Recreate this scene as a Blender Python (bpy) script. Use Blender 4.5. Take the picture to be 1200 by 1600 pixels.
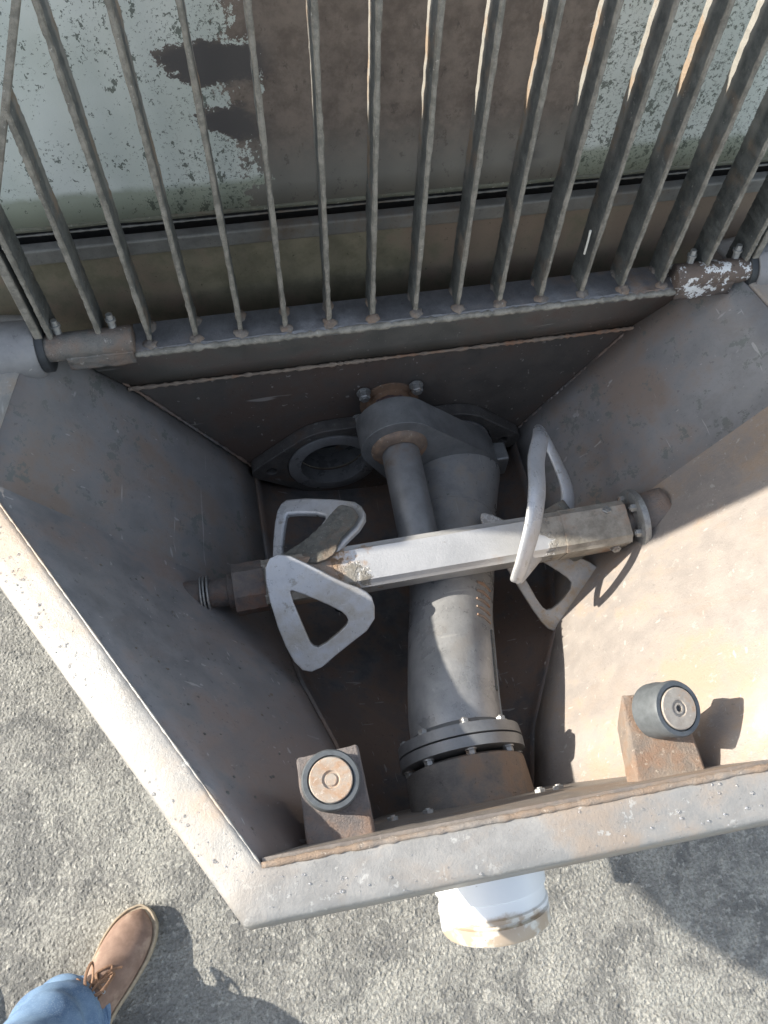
import bpy, bmesh, math, random
from mathutils import Vector, Matrix
random.seed(7)
S = bpy.context.scene
for o in list(bpy.data.objects): bpy.data.objects.remove(o)

# ------------------------------------------------------------------ camera
cam = bpy.data.objects.new('camera', bpy.data.cameras.new('camera'))
S.collection.objects.link(cam); S.camera = cam
right = Vector((0.983, 0.141, -0.114)); up = Vector((-0.180, 0.851, -0.494))
# columns: camera x, y, z axes in world space
rx = Vector((0.983, -0.180, 0.027)); ry = Vector((0.141, 0.851, 0.506)); rz = Vector((-0.114, -0.494, 0.862))
rx.normalize(); ry = (ry - rx*ry.dot(rx)).normalized(); rz = rx.cross(ry)
m = Matrix((rx, ry, rz)).transposed().to_4x4(); m.translation = Vector((0, 0, 1.70))
cam.matrix_world = m
cam.data.sensor_fit = 'HORIZONTAL'; cam.data.sensor_width = 36; cam.data.lens = 36
cam.data.clip_start = .02; cam.data.clip_end = 300
S.render.resolution_x = 768; S.render.resolution_y = 1024

# ------------------------------------------------------------------ sun and sky
SK, SM = 1.95, .45                       # ground shift of a shadow per metre of height (+x, -y)
sun_dir = Vector((-SK, SM, 1)).normalized()
W = bpy.data.worlds.new('World'); S.world = W; W.use_nodes = True
nt = W.node_tree; nt.nodes.clear()
wo = nt.nodes.new('ShaderNodeOutputWorld'); bg = nt.nodes.new('ShaderNodeBackground'); sk = nt.nodes.new('ShaderNodeTexSky')
sk.sky_type = 'NISHITA'; sk.sun_disc = False
sk.sun_elevation = math.asin(sun_dir.z); sk.sun_rotation = math.atan2(sun_dir.x, sun_dir.y)
bg.inputs['Strength'].default_value = .15
hs = nt.nodes.new('ShaderNodeHueSaturation'); hs.inputs['Saturation'].default_value = .58; nt.links.new(sk.outputs[0], hs.inputs['Color']); nt.links.new(hs.outputs[0], bg.inputs[0]); nt.links.new(bg.outputs[0], wo.inputs[0])
sl = bpy.data.lights.new('sun', 'SUN'); sl.energy = 3.8; sl.angle = math.radians(.5); sl.color = (1, .94, .84)
so = bpy.data.objects.new('sun', sl); S.collection.objects.link(so)
so.rotation_euler = sun_dir.to_track_quat('Z', 'Y').to_euler()
S.view_settings.view_transform = 'Standard'; S.view_settings.look = 'None'
S.view_settings.gamma = 1; S.view_settings.exposure = 1.32

# ------------------------------------------------------------------ materials
def lerp3(a, b, t): return tuple(a[i]*(1-t)+b[i]*t for i in range(3))
class NT:
    def __init__(s, name):
        s.m = bpy.data.materials.new(name); s.m.use_nodes = True
        s.t = s.m.node_tree; s.t.nodes.clear()
        s.out = s.t.nodes.new('ShaderNodeOutputMaterial'); s.b = s.t.nodes.new('ShaderNodeBsdfPrincipled')
        s.t.links.new(s.b.outputs[0], s.out.inputs[0])
        s.co = s.t.nodes.new('ShaderNodeTexCoord').outputs['Object']
    def link(s, a, b): s.t.links.new(a, b)
    def val(s, sock, v):
        if isinstance(v, (int, float)): sock.default_value = v
        elif isinstance(v, tuple): sock.default_value = (*v, 1) if len(v) == 3 else v
        else: s.link(v, sock)
    def noise(s, scale, detail=6, rough=.6, vec=None, dist=0, loc=None, sc=None):
        n = s.t.nodes.new('ShaderNodeTexNoise'); n.inputs['Scale'].default_value = scale
        n.inputs['Detail'].default_value = detail; n.inputs['Roughness'].default_value = rough
        n.inputs['Distortion'].default_value = dist
        v = vec or s.co
        if loc or sc:
            mp = s.t.nodes.new('ShaderNodeMapping'); s.link(v, mp.inputs[0])
            if loc: mp.inputs['Location'].default_value = loc
            if sc: mp.inputs['Scale'].default_value = sc
            v = mp.outputs[0]
        s.link(v, n.inputs['Vector']); return n.outputs['Fac']
    def vor(s, scale, feat='F1', sc=None, rand=1):
        n = s.t.nodes.new('ShaderNodeTexVoronoi'); n.inputs['Scale'].default_value = scale; n.feature = feat
        n.inputs['Randomness'].default_value = rand
        v = s.co
        if sc:
            mp = s.t.nodes.new('ShaderNodeMapping'); s.link(v, mp.inputs[0]); mp.inputs['Scale'].default_value = sc; v = mp.outputs[0]
        s.link(v, n.inputs['Vector']); return n.outputs['Distance']
    def ramp(s, f, a, b, va=0., vb=1.):
        n = s.t.nodes.new('ShaderNodeMapRange'); n.interpolation_type = 'SMOOTHSTEP'
        s.link(f, n.inputs[0]); n.inputs[1].default_value = a; n.inputs[2].default_value = b
        n.inputs[3].default_value = va; n.inputs[4].default_value = vb; return n.outputs[0]
    def mix(s, f, a, b):
        n = s.t.nodes.new('ShaderNodeMix'); n.data_type = 'RGBA'
        s.val(n.inputs[0], f); s.val(n.inputs[6], a); s.val(n.inputs[7], b); return n.outputs[2]
    def math(s, op, a, b=0.):
        n = s.t.nodes.new('ShaderNodeMath'); n.operation = op; s.val(n.inputs[0], a); s.val(n.inputs[1], b); return n.outputs[0]
    def xyz(s):
        n = s.t.nodes.new('ShaderNodeSeparateXYZ'); s.link(s.co, n.inputs[0]); return n.outputs
    def bump(s, h, strength=.3, dist=.002, prev=None):
        n = s.t.nodes.new('ShaderNodeBump'); n.inputs['Strength'].default_value = strength; n.inputs['Distance'].default_value = dist
        s.link(h, n.inputs['Height'])
        if prev: s.link(prev, n.inputs['Normal'])
        return n.outputs[0]
    def done(s, col, rough=.5, metal=0., nrm=None, spec=None, coat=None):
        s.val(s.b.inputs['Base Color'], col); s.val(s.b.inputs['Roughness'], rough); s.val(s.b.inputs['Metallic'], metal)
        if nrm: s.link(nrm, s.b.inputs['Normal'])
        if spec is not None: s.b.inputs['Specular IOR Level'].default_value = spec
        if coat is not None: s.b.inputs['Coat Weight'].default_value = coat; s.b.inputs['Coat Roughness'].default_value = .2
        return s.m

def steel(name, base, dark, rust, rust_amt=.5, scale=6, rough=.5, metal=.35, pit=.5, spots=.5, light=None, seed=0., rough2=None, bumpd=.0015, scr=0., lt=(.6, .66)):
    """worn steel: broad tone drift, rust blotches, dark specks, fine pitting"""
    n = NT(name); L = (seed, seed*1.7, seed*.6)
    big = n.noise(scale*.45, 4, .55, loc=L, dist=.6); mid = n.noise(scale*3, 8, .68, loc=L)
    fine = n.noise(scale*28, 6, .75, loc=L); sp = n.noise(scale*14, 3, .8, loc=(seed+3, 2, 1))
    c = n.mix(n.ramp(mid, .3, .7), dark, base)
    r = n.math('ADD', n.math('MULTIPLY', big, .62), n.math('MULTIPLY', mid, .38))
    a = .66 - rust_amt*.3
    c = n.mix(n.ramp(r, a-.05, a+.09), c, rust)
    c = n.mix(n.math('MULTIPLY', n.ramp(fine, .55, .72), .35), c, lerp3(dark, (0, 0, 0), .35))
    if light:
        c = n.mix(n.math('MULTIPLY', n.ramp(n.noise(scale*5, 5, .75, loc=(5+seed, 1, 3)), *lt), .8), c, light)
    c = n.mix(n.math('MULTIPLY', n.ramp(sp, .64, .69), spots), c, lerp3(dark, (0, 0, 0), .6))
    if scr:
        s1 = n.noise(scale*16, 2, .5, loc=L, sc=(1, .045, .9), dist=.3); s2 = n.noise(scale*14, 2, .5, loc=(seed, 9, 2), sc=(.06, 1, .5), dist=.4)
        c = n.mix(n.math('MULTIPLY', n.ramp(n.math('MAXIMUM', s1, s2), .705, .735), scr), c, lerp3(base, (.75, .72, .66), .45))
        c = n.mix(n.math('MULTIPLY', n.ramp(n.noise(scale*34, 2, .9, loc=(9, seed, 4)), .735, .76), .7), c, lerp3(base, (.7, .68, .62), .6))
        wash = n.noise(scale*1.1, 6, .62, loc=(seed*2, 4, 8), sc=(1, 1, .35), dist=1.2)
        c = n.mix(n.math('MULTIPLY', n.ramp(wash, .52, .66), .55), c, lerp3(dark, rust, .45))
    h = n.math('ADD', n.math('MULTIPLY', fine, .6), n.math('MULTIPLY', mid, .8))
    if scr: h = n.math('ADD', h, n.math('MULTIPLY', big, 2.))
    nr = n.bump(h, pit, bumpd); nr = n.bump(n.noise(scale*70, 3, .7), pit*.5, .0006, nr)
    return n.done(c, n.ramp(r, .35, .65, rough-.1, rough+.18 if rough2 is None else rough2), metal, nr)

M = {}
M['wall'] = steel('hopper_wall_steel', (.27, .265, .26), (.19, .185, .185), (.24, .195, .165), .45, 5, .5, .15, .45, .4, scr=.5)
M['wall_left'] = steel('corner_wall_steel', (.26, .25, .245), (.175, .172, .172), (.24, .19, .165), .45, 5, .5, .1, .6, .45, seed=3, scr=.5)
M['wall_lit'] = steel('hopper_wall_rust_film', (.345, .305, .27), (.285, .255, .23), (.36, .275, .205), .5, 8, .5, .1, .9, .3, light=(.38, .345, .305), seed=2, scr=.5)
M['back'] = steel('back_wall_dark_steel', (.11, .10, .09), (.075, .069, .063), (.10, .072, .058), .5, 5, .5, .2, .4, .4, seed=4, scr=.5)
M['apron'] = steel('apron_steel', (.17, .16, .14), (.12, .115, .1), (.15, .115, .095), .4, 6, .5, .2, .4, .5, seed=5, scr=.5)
M['floor'] = steel('trough_steel', (.19, .187, .185), (.11, .109, .108), (.2, .14, .105), .65, 9, .5, .2, .6, .6, seed=6, scr=.5)
M['rim'] = steel('rim_steel', (.37, .355, .33), (.28, .27, .25), (.36, .295, .235), .38, 8, .42, .2, .9, .35, light=(.5, .485, .45), seed=1, bumpd=.0012, scr=.4)
M['rimrust'] = steel('rim_rusty_weld', (.38, .34, .295), (.25, .215, .185), (.32, .235, .17), .7, 14, .6, .1, 1., .3, light=(.6, .52, .42), seed=8, bumpd=.004)
M['bar'] = steel('grate_bar_steel', (.21, .20, .17), (.1, .105, .09), (.22, .165, .12), .42, 14, .6, .1, 1., .7, seed=9, bumpd=.003)
M['hinge'] = steel('hinge_plate_steel', (.2, .2, .205), (.12, .12, .125), (.2, .14, .1), .35, 10, .42, .3, .8, .5, seed=10, bumpd=.003)
M['hingetube'] = steel('hinge_tube_steel', (.24, .23, .21), (.14, .135, .125), (.22, .165, .13), .45, 14, .45, .35, 1., .5, light=(.5, .47, .42), seed=11, bumpd=.004)
M['hingepainted'] = steel('hinge_tube_flaked_paint', (.14, .12, .11), (.08, .07, .065), (.16, .12, .095), .35, 7, .45, .3, 1., .5, light=(.85, .85, .83), seed=12.4, lt=(.53, .56), bumpd=.004)
M['pipe'] = steel('cast_pipe_steel', (.40, .395, .385), (.28, .28, .275), (.36, .31, .255), .38, 7, .33, .35, .6, .6, seed=13, scr=.4)
M['lever'] = steel('cast_lever_steel', (.27, .275, .275), (.19, .195, .195), (.19, .155, .125), .25, 8, .4, .5, .6, .35, seed=14)
M['flange'] = steel('flange_steel', (.26, .265, .265), (.2, .2, .2), (.19, .15, .12), .2, 10, .42, .5, .35, .3, seed=15)
M['collar'] = steel('collar_rusty_steel', (.21, .195, .175), (.13, .12, .112), (.25, .18, .13), .4, 10, .5, .3, .9, .6, seed=16, bumpd=.003)
M['paddle'] = steel('paddle_steel', (.58, .585, .59), (.47, .475, .48), (.40, .37, .32), .42, 10, .32, .3, .7, .7, light=(.30, .28, .245), seed=17, scr=.5)
def mat_shaft():
    n = NT('shaft_steel'); X = n.xyz()
    f = n.noise(26, 7, .7); g = n.noise(9, 5, .6, loc=(2, 1, 5)); fine = n.noise(230, 5, .75)
    clean = n.mix(n.ramp(g, .35, .65), (.5, .495, .48), (.62, .61, .59))
    clean = n.mix(n.math('MULTIPLY', n.ramp(f, .62, .68), .6), clean, (.3, .28, .25))
    rst = n.mix(n.ramp(g, .5, .62), clean, (.5, .33, .2))
    xx = n.math('ADD', X[0], n.math('MULTIPLY', n.math('SUBTRACT', n.math('ADD', f, g), 1.), .22))
    a = n.math('MAXIMUM', n.ramp(xx, .40, .43), n.ramp(xx, .10, .07)); e = n.math('MAXIMUM', n.ramp(xx, .33, .42), n.ramp(xx, .12, .09))
    c = n.mix(e, clean, rst)
    crust = n.mix(n.ramp(f, .35, .65), (.21, .19, .155), (.36, .33, .28)); crust = n.mix(n.ramp(g, .5, .62), crust, (.33, .22, .15))
    c = n.mix(a, c, crust)
    h = n.math('ADD', n.math('MULTIPLY', a, .8), n.math('ADD', n.math('MULTIPLY', f, n.ramp(a, 0, 1, .25, 2.2)), n.math('MULTIPLY', fine, .3)))
    return n.done(c, n.ramp(a, 0, 1, .3, .7), n.ramp(a, 0, 1, .35, .05), n.bump(h, .8, .003))
M['shaft'] = mat_shaft()
M['paddle_stained'] = steel('paddle_steel_stained', (.5, .49, .47), (.36, .345, .32), (.4, .31, .21), .5, 22, .35, .3, .8, .6, light=(.34, .25, .16), seed=41, bumpd=.002)
M['wall_side'] = steel('hopper_side_steel', (.27, .265, .26), (.2, .195, .19), (.24, .19, .155), .5, 5, .5, .15, .4, .4, light=(.15, .16, .145), lt=(.585, .6), seed=42, scr=.5)
def mat_bar():
    n = NT('grate_bar_steel_worn'); X = n.xyz()
    f = n.noise(45, 7, .75); g = n.noise(13, 5, .65); fine = n.noise(260, 4, .75)
    c = n.mix(n.ramp(f, .35, .65), (.075, .08, .075), (.15, .152, .14))
    c = n.mix(n.math('MULTIPLY', n.ramp(g, .54, .66), .6), c, (.20, .15, .11))
    edge = n.ramp(n.math('ADD', X[1], n.math('MULTIPLY', n.math('SUBTRACT', f, .5), .006)), .8945, .8925)
    c = n.mix(n.math('MULTIPLY', edge, .85), c, n.mix(n.ramp(f, .4, .6), (.17, .157, .13), (.29, .265, .22)))
    film = n.math('MULTIPLY', n.ramp(n.math('ADD', X[1], n.math('MULTIPLY', n.math('SUBTRACT', g, .5), .01)), .914, .926), n.ramp(n.math('ADD', X[2], n.math('MULTIPLY', n.math('SUBTRACT', g, .5), .2)), .96, 1.06))  # sunlit slivers: paler colour painted on the upper far bar faces
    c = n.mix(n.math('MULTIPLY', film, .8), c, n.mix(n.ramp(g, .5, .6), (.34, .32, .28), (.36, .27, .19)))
    c = n.mix(n.math('MULTIPLY', n.ramp(n.noise(110, 3, .8, loc=(2, 5, 1)), .66, .7), .7), c, (.42, .4, .35))
    return n.done(c, .6, .05, n.bump(n.math('ADD', n.math('MULTIPLY', f, 1.), n.math('MULTIPLY', fine, .5)), 1., .0022))
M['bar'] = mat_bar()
M['barweld'] = steel('bar_weld_crust', (.3, .26, .22), (.16, .14, .125), (.26, .19, .14), .5, 26, .65, .05, 1., .6, light=(.42, .4, .36), seed=52, bumpd=.004)
def mat_beam():
    n = NT('beam_dried_film'); X = n.xyz()
    w = n.noise(11, 6, .7, dist=.5); f = n.noise(40, 6, .75); b = n.noise(6, 4, .6, sc=(1.6, 1, .8), dist=.8)
    zz = n.math('ADD', X[2], n.math('MULTIPLY', n.math('SUBTRACT', n.math('ADD', w, n.math('MULTIPLY', f, .4)), .7), .10))
    c = n.mix(n.ramp(f, .3, .7), (.22, .19, .155), (.32, .275, .225))
    film = n.mix(n.ramp(w, .4, .6), (.11, .105, .055), (.25, .215, .13))
    c = n.mix(n.math('MULTIPLY', n.ramp(zz, .722, .728), n.ramp(n.math('ADD', b, n.math('MULTIPLY', f, .15)), .47, .56, .25, .95)), c, film)
    c = n.mix(n.math('MULTIPLY', n.math('MULTIPLY', n.ramp(zz, .716, .726), n.ramp(zz, .752, .735)), .6), c, (.06, .06, .045))
    c = n.mix(n.math('MULTIPLY', n.ramp(n.noise(150, 3, .85), .69, .72), .7), c, (.45, .42, .34))
    return n.done(c, .6, 0, n.bump(n.math('ADD', f, w), .6, .002))
M['beam'] = mat_beam()
M['residue'] = steel('residue_crust', (.23, .225, .195), (.14, .138, .12), (.22, .175, .135), .4, 24, .75, .05, 1., .6, light=(.36, .36, .32), seed=19, bumpd=.006)
M['weld'] = steel('weld_bead', (.4, .32, .24), (.25, .2, .16), (.36, .2, .12), .5, 20, .6, .1, 1., .4, seed=20, bumpd=.004)
M['blockrust'] = steel('coupling_rusty', (.2, .175, .155), (.12, .105, .1), (.2, .12, .085), .5, 16, .55, .3, 1., .6, seed=21, bumpd=.004)
M['ear'] = steel('support_block_rusty', (.38, .32, .26), (.26, .215, .18), (.34, .22, .15), .4, 16, .55, .15, 1., .5, light=(.55, .46, .37), seed=22, bumpd=.006)  # pale copy of the block steel, sunlight put into its colour
M['earshade'] = steel('support_block_shade', (.26, .23, .215), (.17, .15, .145), (.27, .185, .14), .45, 16, .55, .2, 1., .5, seed=23, bumpd=.005)  # dark copy of the block steel, shade put into its colour
M['purple'] = steel('bearing_grease_rust', (.2, .15, .15), (.11, .08, .085), (.2, .11, .09), .5, 26, .45, .2, 1., .6, light=(.5, .46, .46), seed=24, bumpd=.006)
M['brownring'] = steel('brown_collar', (.22, .165, .12), (.15, .11, .085), (.26, .16, .1), .5, 16, .5, .2, .8, .3, light=(.42, .38, .32), seed=25)
M['bolt'] = steel('bolt_zinc', (.42, .42, .4), (.28, .28, .27), (.34, .24, .17), .3, 40, .38, .6, .5, .5, seed=26)
M['discrust'] = steel('washer_disc_rusty', (.5, .45, .38), (.38, .32, .26), (.42, .27, .17), .42, 34, .55, .25, .8, .3, light=(.65, .6, .52), seed=27, bumpd=.002)
M['beam'] = steel('beam_olive_film', (.25, .22, .15), (.15, .135, .09), (.22, .165, .12), .5, 7, .55, .05, .4, .8, seed=28)
M['beamtop'] = steel('beam_top_grey', (.22, .215, .195), (.15, .145, .13), (.15, .12, .09), .3, 12, .5, .2, .5, .5, seed=29)
M['dark'] = steel('dark_chassis', (.035, .034, .032), (.02, .02, .02), (.04, .03, .025), .4, 8, .7, .1, .3, .3, seed=30)
M['rear'] = steel('rear_grey', (.25, .25, .24), (.2, .2, .19), (.25, .2, .15), .2, 4, .5, .2, .2, .2, seed=31)
M['spectacle'] = steel('wear_plate', (.15, .14, .13), (.09, .086, .08), (.14, .1, .075), .35, 14, .45, .4, .9, .4, light=(.24, .24, .23), seed=32, bumpd=.004)
M['ring'] = steel('wear_ring', (.3, .3, .3), (.2, .2, .2), (.2, .16, .13), .25, 10, .3, .4, .4, .4, seed=33)

M['frontw'] = steel('front_wall_brown', (.3, .265, .23), (.2, .175, .155), (.28, .21, .155), .5, 10, .5, .1, .8, .4, light=(.42, .38, .33), seed=51, scr=.4)
M['sleeve'] = steel('wall_sleeve_brown', (.27, .235, .205), (.19, .165, .15), (.27, .19, .14), .5, 12, .55, .1, 1., .4, seed=61, bumpd=.004)
def plain(name, col, rough=.5, metal=0., nscale=60, amt=.25, bs=.3):
    n = NT(name); f = n.noise(nscale, 5, .65)
    return n.done(n.mix(n.ramp(f, .3, .7), lerp3(col, (0, 0, 0), amt), col), rough, metal, n.bump(f, bs, .001))
M['rubber'] = plain('rubber_grey', (.11, .12, .125), .55, 0, 90, .3, .3)
M['rubberblack'] = plain('rubber_black', (.035, .038, .04), .5, 0, 60, .3, .2)
M['hole'] = plain('dark_hole', (.04, .038, .036), .7)

def mat_outlet():
    n = NT('white_paint_chipped'); f = n.noise(30, 7, .7); x = n.xyz()
    y = n.math('ADD', x[1], n.math('MULTIPLY', n.math('SUBTRACT', f, .5), .02))
    c = n.mix(n.ramp(y, .012, .022), n.mix(n.ramp(n.noise(22, 4, .6), .42, .52), (.6, .57, .5), (.42, .33, .24)), (.78, .79, .79))
    c = n.mix(n.math('MULTIPLY', n.ramp(n.noise(60, 3, .8), .66, .7), .8), c, (.2, .17, .14))
    return n.done(c, .35, 0, n.bump(f, .3, .001))
M['outlet'] = mat_outlet()

def mat_cover():
    n = NT('cover_pale_green_paint'); X = n.xyz()
    w = n.noise(9, 7, .72, dist=.3); w2 = n.noise(26, 6, .75, loc=(3, 0, 1)); sp = n.noise(55, 4, .8, sc=(1, 1, .7)); sp2 = n.noise(170, 4, .85)
    jit = n.math('MULTIPLY', n.math('SUBTRACT', n.math('ADD', n.math('MULTIPLY', w, .6), n.math('MULTIPLY', w2, .4)), .5), .32)
    xx = n.math('ADD', X[0], jit)
    mid = n.math('MULTIPLY', n.ramp(xx, -.06, .07), n.ramp(n.math('ADD', xx, n.math('MULTIPLY', X[2], .1)), .68, .56))
    # two smears reaching left
    bj = n.math('SUBTRACT', n.noise(16, 6, .7, loc=(1, 3, 6), sc=(.55, 1, 1)), .5)
    def band(z0, x0, h, x1):
        zc = n.math('ABSOLUTE', n.math('SUBTRACT', n.math('ADD', n.math('ADD', X[2], n.math('MULTIPLY', X[0], .06)), n.math('MULTIPLY', bj, .10)), z0))
        xe = n.math('ADD', X[0], n.math('MULTIPLY', bj, .25))
        return n.math('MULTIPLY', n.ramp(zc, h*1.5, h*.3), n.math('MULTIPLY', n.ramp(xe, x0-.03, x0+.06), n.ramp(X[0], x1+.09, x1)))
    bands = n.math('MAXIMUM', band(1.13, -.12, .026, .0), n.math('MAXIMUM', band(1.05, -.09, .024, -.01), band(1.0, .42, .018, .40)))
    st = n.math('MAXIMUM', mid, bands)
    low = n.ramp(n.math('ADD', X[2], n.math('MULTIPLY', jit, .12)), .975, .96)
    paint = n.mix(n.ramp(n.noise(5, 4, .6), .35, .65), (.56, .60, .545), (.67, .70, .65))
    paint = n.mix(n.math('MULTIPLY', low, .8), paint, (.25, .275, .2))
    dens = n.ramp(w, .3, .62, .685, .57)
    speck = n.math('GREATER_THAN', n.math('MAXIMUM', sp, n.math('SUBTRACT', sp2, .02)), dens)
    near = n.ramp(xx, -.32, .04, .0, .115)
    speck = n.math('MAXIMUM', speck, n.math('GREATER_THAN', n.math('ADD', sp2, near), .675))
    c = n.mix(n.math('MULTIPLY', speck, .82), paint, (.07, .085, .065))
    stain = n.mix(n.ramp(w2, .35, .65), (.145, .115, .095), (.24, .195, .16))
    stain = n.mix(n.ramp(n.math('ADD', X[2], n.math('MULTIPLY', jit, .3)), 1.06, .95), stain, (.2, .19, .165))
    stain = n.mix(n.math('MULTIPLY', n.ramp(sp, .6, .66), .45), stain, (.06, .05, .045))
    st = n.ramp(n.math('ADD', st, n.math('MULTIPLY', n.math('SUBTRACT', n.math('ADD', n.math('MULTIPLY', sp2, .5), n.math('MULTIPLY', sp, .5)), .5), 1.7)), .47, .53)
    stain = n.mix(n.ramp(bands, .1, .9), stain, (.09, .083, .08))
    c = n.mix(st, c, stain)
    return n.done(c, n.ramp(st, 0, 1, .35, .65), 0, n.bump(n.math('ADD', w2, n.math('MULTIPLY', st, .5)), .35, .002))
M['cover'] = mat_cover()
M['coverlip'] = steel('cover_edge_chipped', (.2, .2, .15), (.13, .135, .1), (.14, .115, .08), .3, 22, .5, 0, .9, .5, light=(.5, .5, .44), seed=35, bumpd=.003)

def mat_ground():
    n = NT('rough_concrete_ground')
    big = n.noise(2.2, 5, .65); mid = n.noise(11, 6, .7); g1 = n.noise(85, 4, .6); g2 = n.noise(170, 4, .7, loc=(3, 1, 0)); g3 = n.noise(420, 3, .7); st = n.vor(120)
    c = n.mix(n.ramp(big, .35, .65), (.33, .32, .29), (.44, .43, .385))
    c = n.mix(n.math('MULTIPLY', n.ramp(mid, .56, .4), .6), c, (.235, .23, .215))
    pt = n.noise(5.5, 7, .72, loc=(8, 3, 1), dist=.8)
    c = n.mix(n.math('MULTIPLY', n.ramp(pt, .49, .58), .75), c, (.175, .175, .168))
    c = n.mix(n.math('MULTIPLY', n.ramp(n.noise(7, 6, .7, loc=(2, 9, 4), dist=.6), .54, .63), .6), c, (.54, .52, .46))
    c = n.mix(n.math('MULTIPLY', n.ramp(g2, .56, .40), .6), c, (.19, .185, .165))
    c = n.mix(n.math('MULTIPLY', n.ramp(g1, .55, .66), .6), c, (.60, .58, .52))
    c = n.mix(n.math('MULTIPLY', n.ramp(g3, .6, .7), .5), c, (.14, .135, .12))
    h = n.math('ADD', n.math('MULTIPLY', g1, 1.6), n.math('ADD', n.math('MULTIPLY', g2, 1.3), n.math('ADD', n.math('MULTIPLY', g3, .45), n.math('MULTIPLY', n.ramp(st, 0, .6), .5))))
    nr = n.bump(h, 1., .0055)
    return n.done(c, .9, 0, nr, spec=.3)
M['ground'] = mat_ground()

def mat_suede():
    n = NT('brown_suede'); f = n.noise(40, 5, .6); g = n.noise(300, 3, .7)
    c = n.mix(n.ramp(f, .3, .7), (.2, .125, .09), (.29, .19, .14))
    c = n.mix(n.math('MULTIPLY', n.ramp(n.noise(25, 4, .6, loc=(2, 2, 2)), .52, .65), .45), c, (.42, .31, .23))
    return n.done(c, .75, 0, n.bump(n.math('ADD', f, n.math('MULTIPLY', g, .3)), .35, .002))
M['suede'] = mat_suede()
M['lace'] = plain('tan_lace', (.3, .17, .1), .8, 0, 300, .4, .6)
M['sole'] = plain('crepe_sole', (.42, .34, .24), .7, 0, 120, .3, .5)
def mat_denim():
    n = NT('blue_denim'); w = n.t.nodes.new('ShaderNodeTexWave'); w.inputs['Scale'].default_value = 300; w.inputs['Distortion'].default_value = 2
    n.link(n.co, w.inputs[0]); f = n.noise(18, 5, .6); g = n.noise(400, 3, .7)
    c = n.mix(n.ramp(f, .35, .68), (.085, .155, .27), (.18, .285, .43))
    c = n.mix(n.math('MULTIPLY', n.ramp(g, .5, .65), .35), c, (.33, .42, .52))
    return n.done(c, .85, 0, n.bump(n.math('ADD', n.math('MULTIPLY', w.outputs['Fac'], .3), f), .4, .003))
M['denim'] = mat_denim()
M['jacket'] = plain('dark_jacket', (.05, .055, .06), .8, 0, 20, .3, .3)
M['skin'] = plain('skin', (.5, .32, .24), .55, 0, 20, .1, .1)
M['hair'] = plain('brown_hair', (.05, .035, .025), .7, 0, 120, .4, .8)
def mat_water():
    n = NT('water_bead'); n.b.inputs['Transmission Weight'].default_value = .85; n.b.inputs['IOR'].default_value = 1.33
    return n.done((.9, .9, .9), .03)
M['water'] = mat_water()

# ------------------------------------------------------------------ object helpers
C = S.collection
BASE = {}
def tag(o, label=None, cat=None, group=None, kind=None):
    if label: o['label'] = label
    if cat: o['category'] = cat
    if group: o['group'] = group
    if kind: o['kind'] = kind
    return o
def thing(name, label, cat, loc, group=None):
    o = bpy.data.objects.new(name, None); C.objects.link(o); o.location = loc; o.empty_display_size = .05
    BASE[o.name] = Vector(loc); return tag(o, label, cat, group)
def worldpos(o):
    p = Vector((0, 0, 0))
    while o: p += o.location; o = o.parent
    return p
def obj(name, bm, mat, parent=None, smooth=True, angle=35, label=None):
    """bm is in world coordinates; the object keeps world-aligned local space"""
    me = bpy.data.meshes.new(name); bmesh.ops.recalc_face_normals(bm, faces=bm.faces); bm.to_mesh(me); bm.free()
    mats = mat if isinstance(mat, (list, tuple)) else [mat]
    for q in mats: me.materials.append(q if not isinstance(q, str) else M[q])
    o = bpy.data.objects.new(name, me); C.objects.link(o)
    if parent: o.parent = parent; o.location = -worldpos(parent)
    if smooth:
        for p in me.polygons: p.use_smooth = True
        try: me.set_sharp_from_angle(angle=math.radians(angle))
        except Exception: pass
    if label: o['label'] = label
    return o
def bevel(o, w, seg=2, ang=30):
    b = o.modifiers.new('bevel', 'BEVEL'); b.width = w; b.segments = seg; b.limit_method = 'ANGLE'; b.angle_limit = math.radians(ang); return o
def solid(o, t, off=1.):
    s = o.modifiers.new('thickness', 'SOLIDIFY'); s.thickness = t; s.offset = off; return o
def subd(o, l=1):
    s = o.modifiers.new('smooth', 'SUBSURF'); s.levels = l; s.render_levels = l; return o
def rough_up(o, strength, size, sub=0):
    """small real displacement for crusted or cast surfaces"""
    if sub: subd(o, sub)
    tx = bpy.data.textures.new('crust', 'CLOUDS'); tx.noise_scale = size; tx.noise_depth = 3
    d = o.modifiers.new('crust', 'DISPLACE'); d.texture = tx; d.strength = strength; d.texture_coords = 'GLOBAL'; d.mid_level = .5; return o
def frame(ax):
    ax = Vector(ax).normalized(); h = Vector((0, 0, 1)) if abs(ax.z) < .9 else Vector((0, 1, 0))
    u = h.cross(ax).normalized(); return ax, u, ax.cross(u)
def add_box(bm, c, s, rot=None):
    r = bmesh.ops.create_cube(bm, size=1); mt = Matrix.Translation(c) @ (rot.to_4x4() if rot else Matrix()) @ Matrix.Diagonal((*s, 1))
    bmesh.ops.transform(bm, matrix=mt, verts=r['verts']); return r['verts']
def add_hex(bm, p, ax, r, h, n=6, rot=0):
    ax, u, v = frame(ax); p = Vector(p)
    rings = []
    for d, k in ((0, 1), (h*.86, 1), (h, .88)):
        rings.append([bm.verts.new(p+ax*d+(u*math.cos(a)+v*math.sin(a))*r*k) for a in [rot+i*2*math.pi/n for i in range(n)]])
    for a, b in zip(rings, rings[1:]):
        for i in range(n): bm.faces.new((a[i], a[(i+1) % n], b[(i+1) % n], b[i]))
    bm.faces.new(rings[-1]); bm.faces.new(rings[0][::-1])
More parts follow.
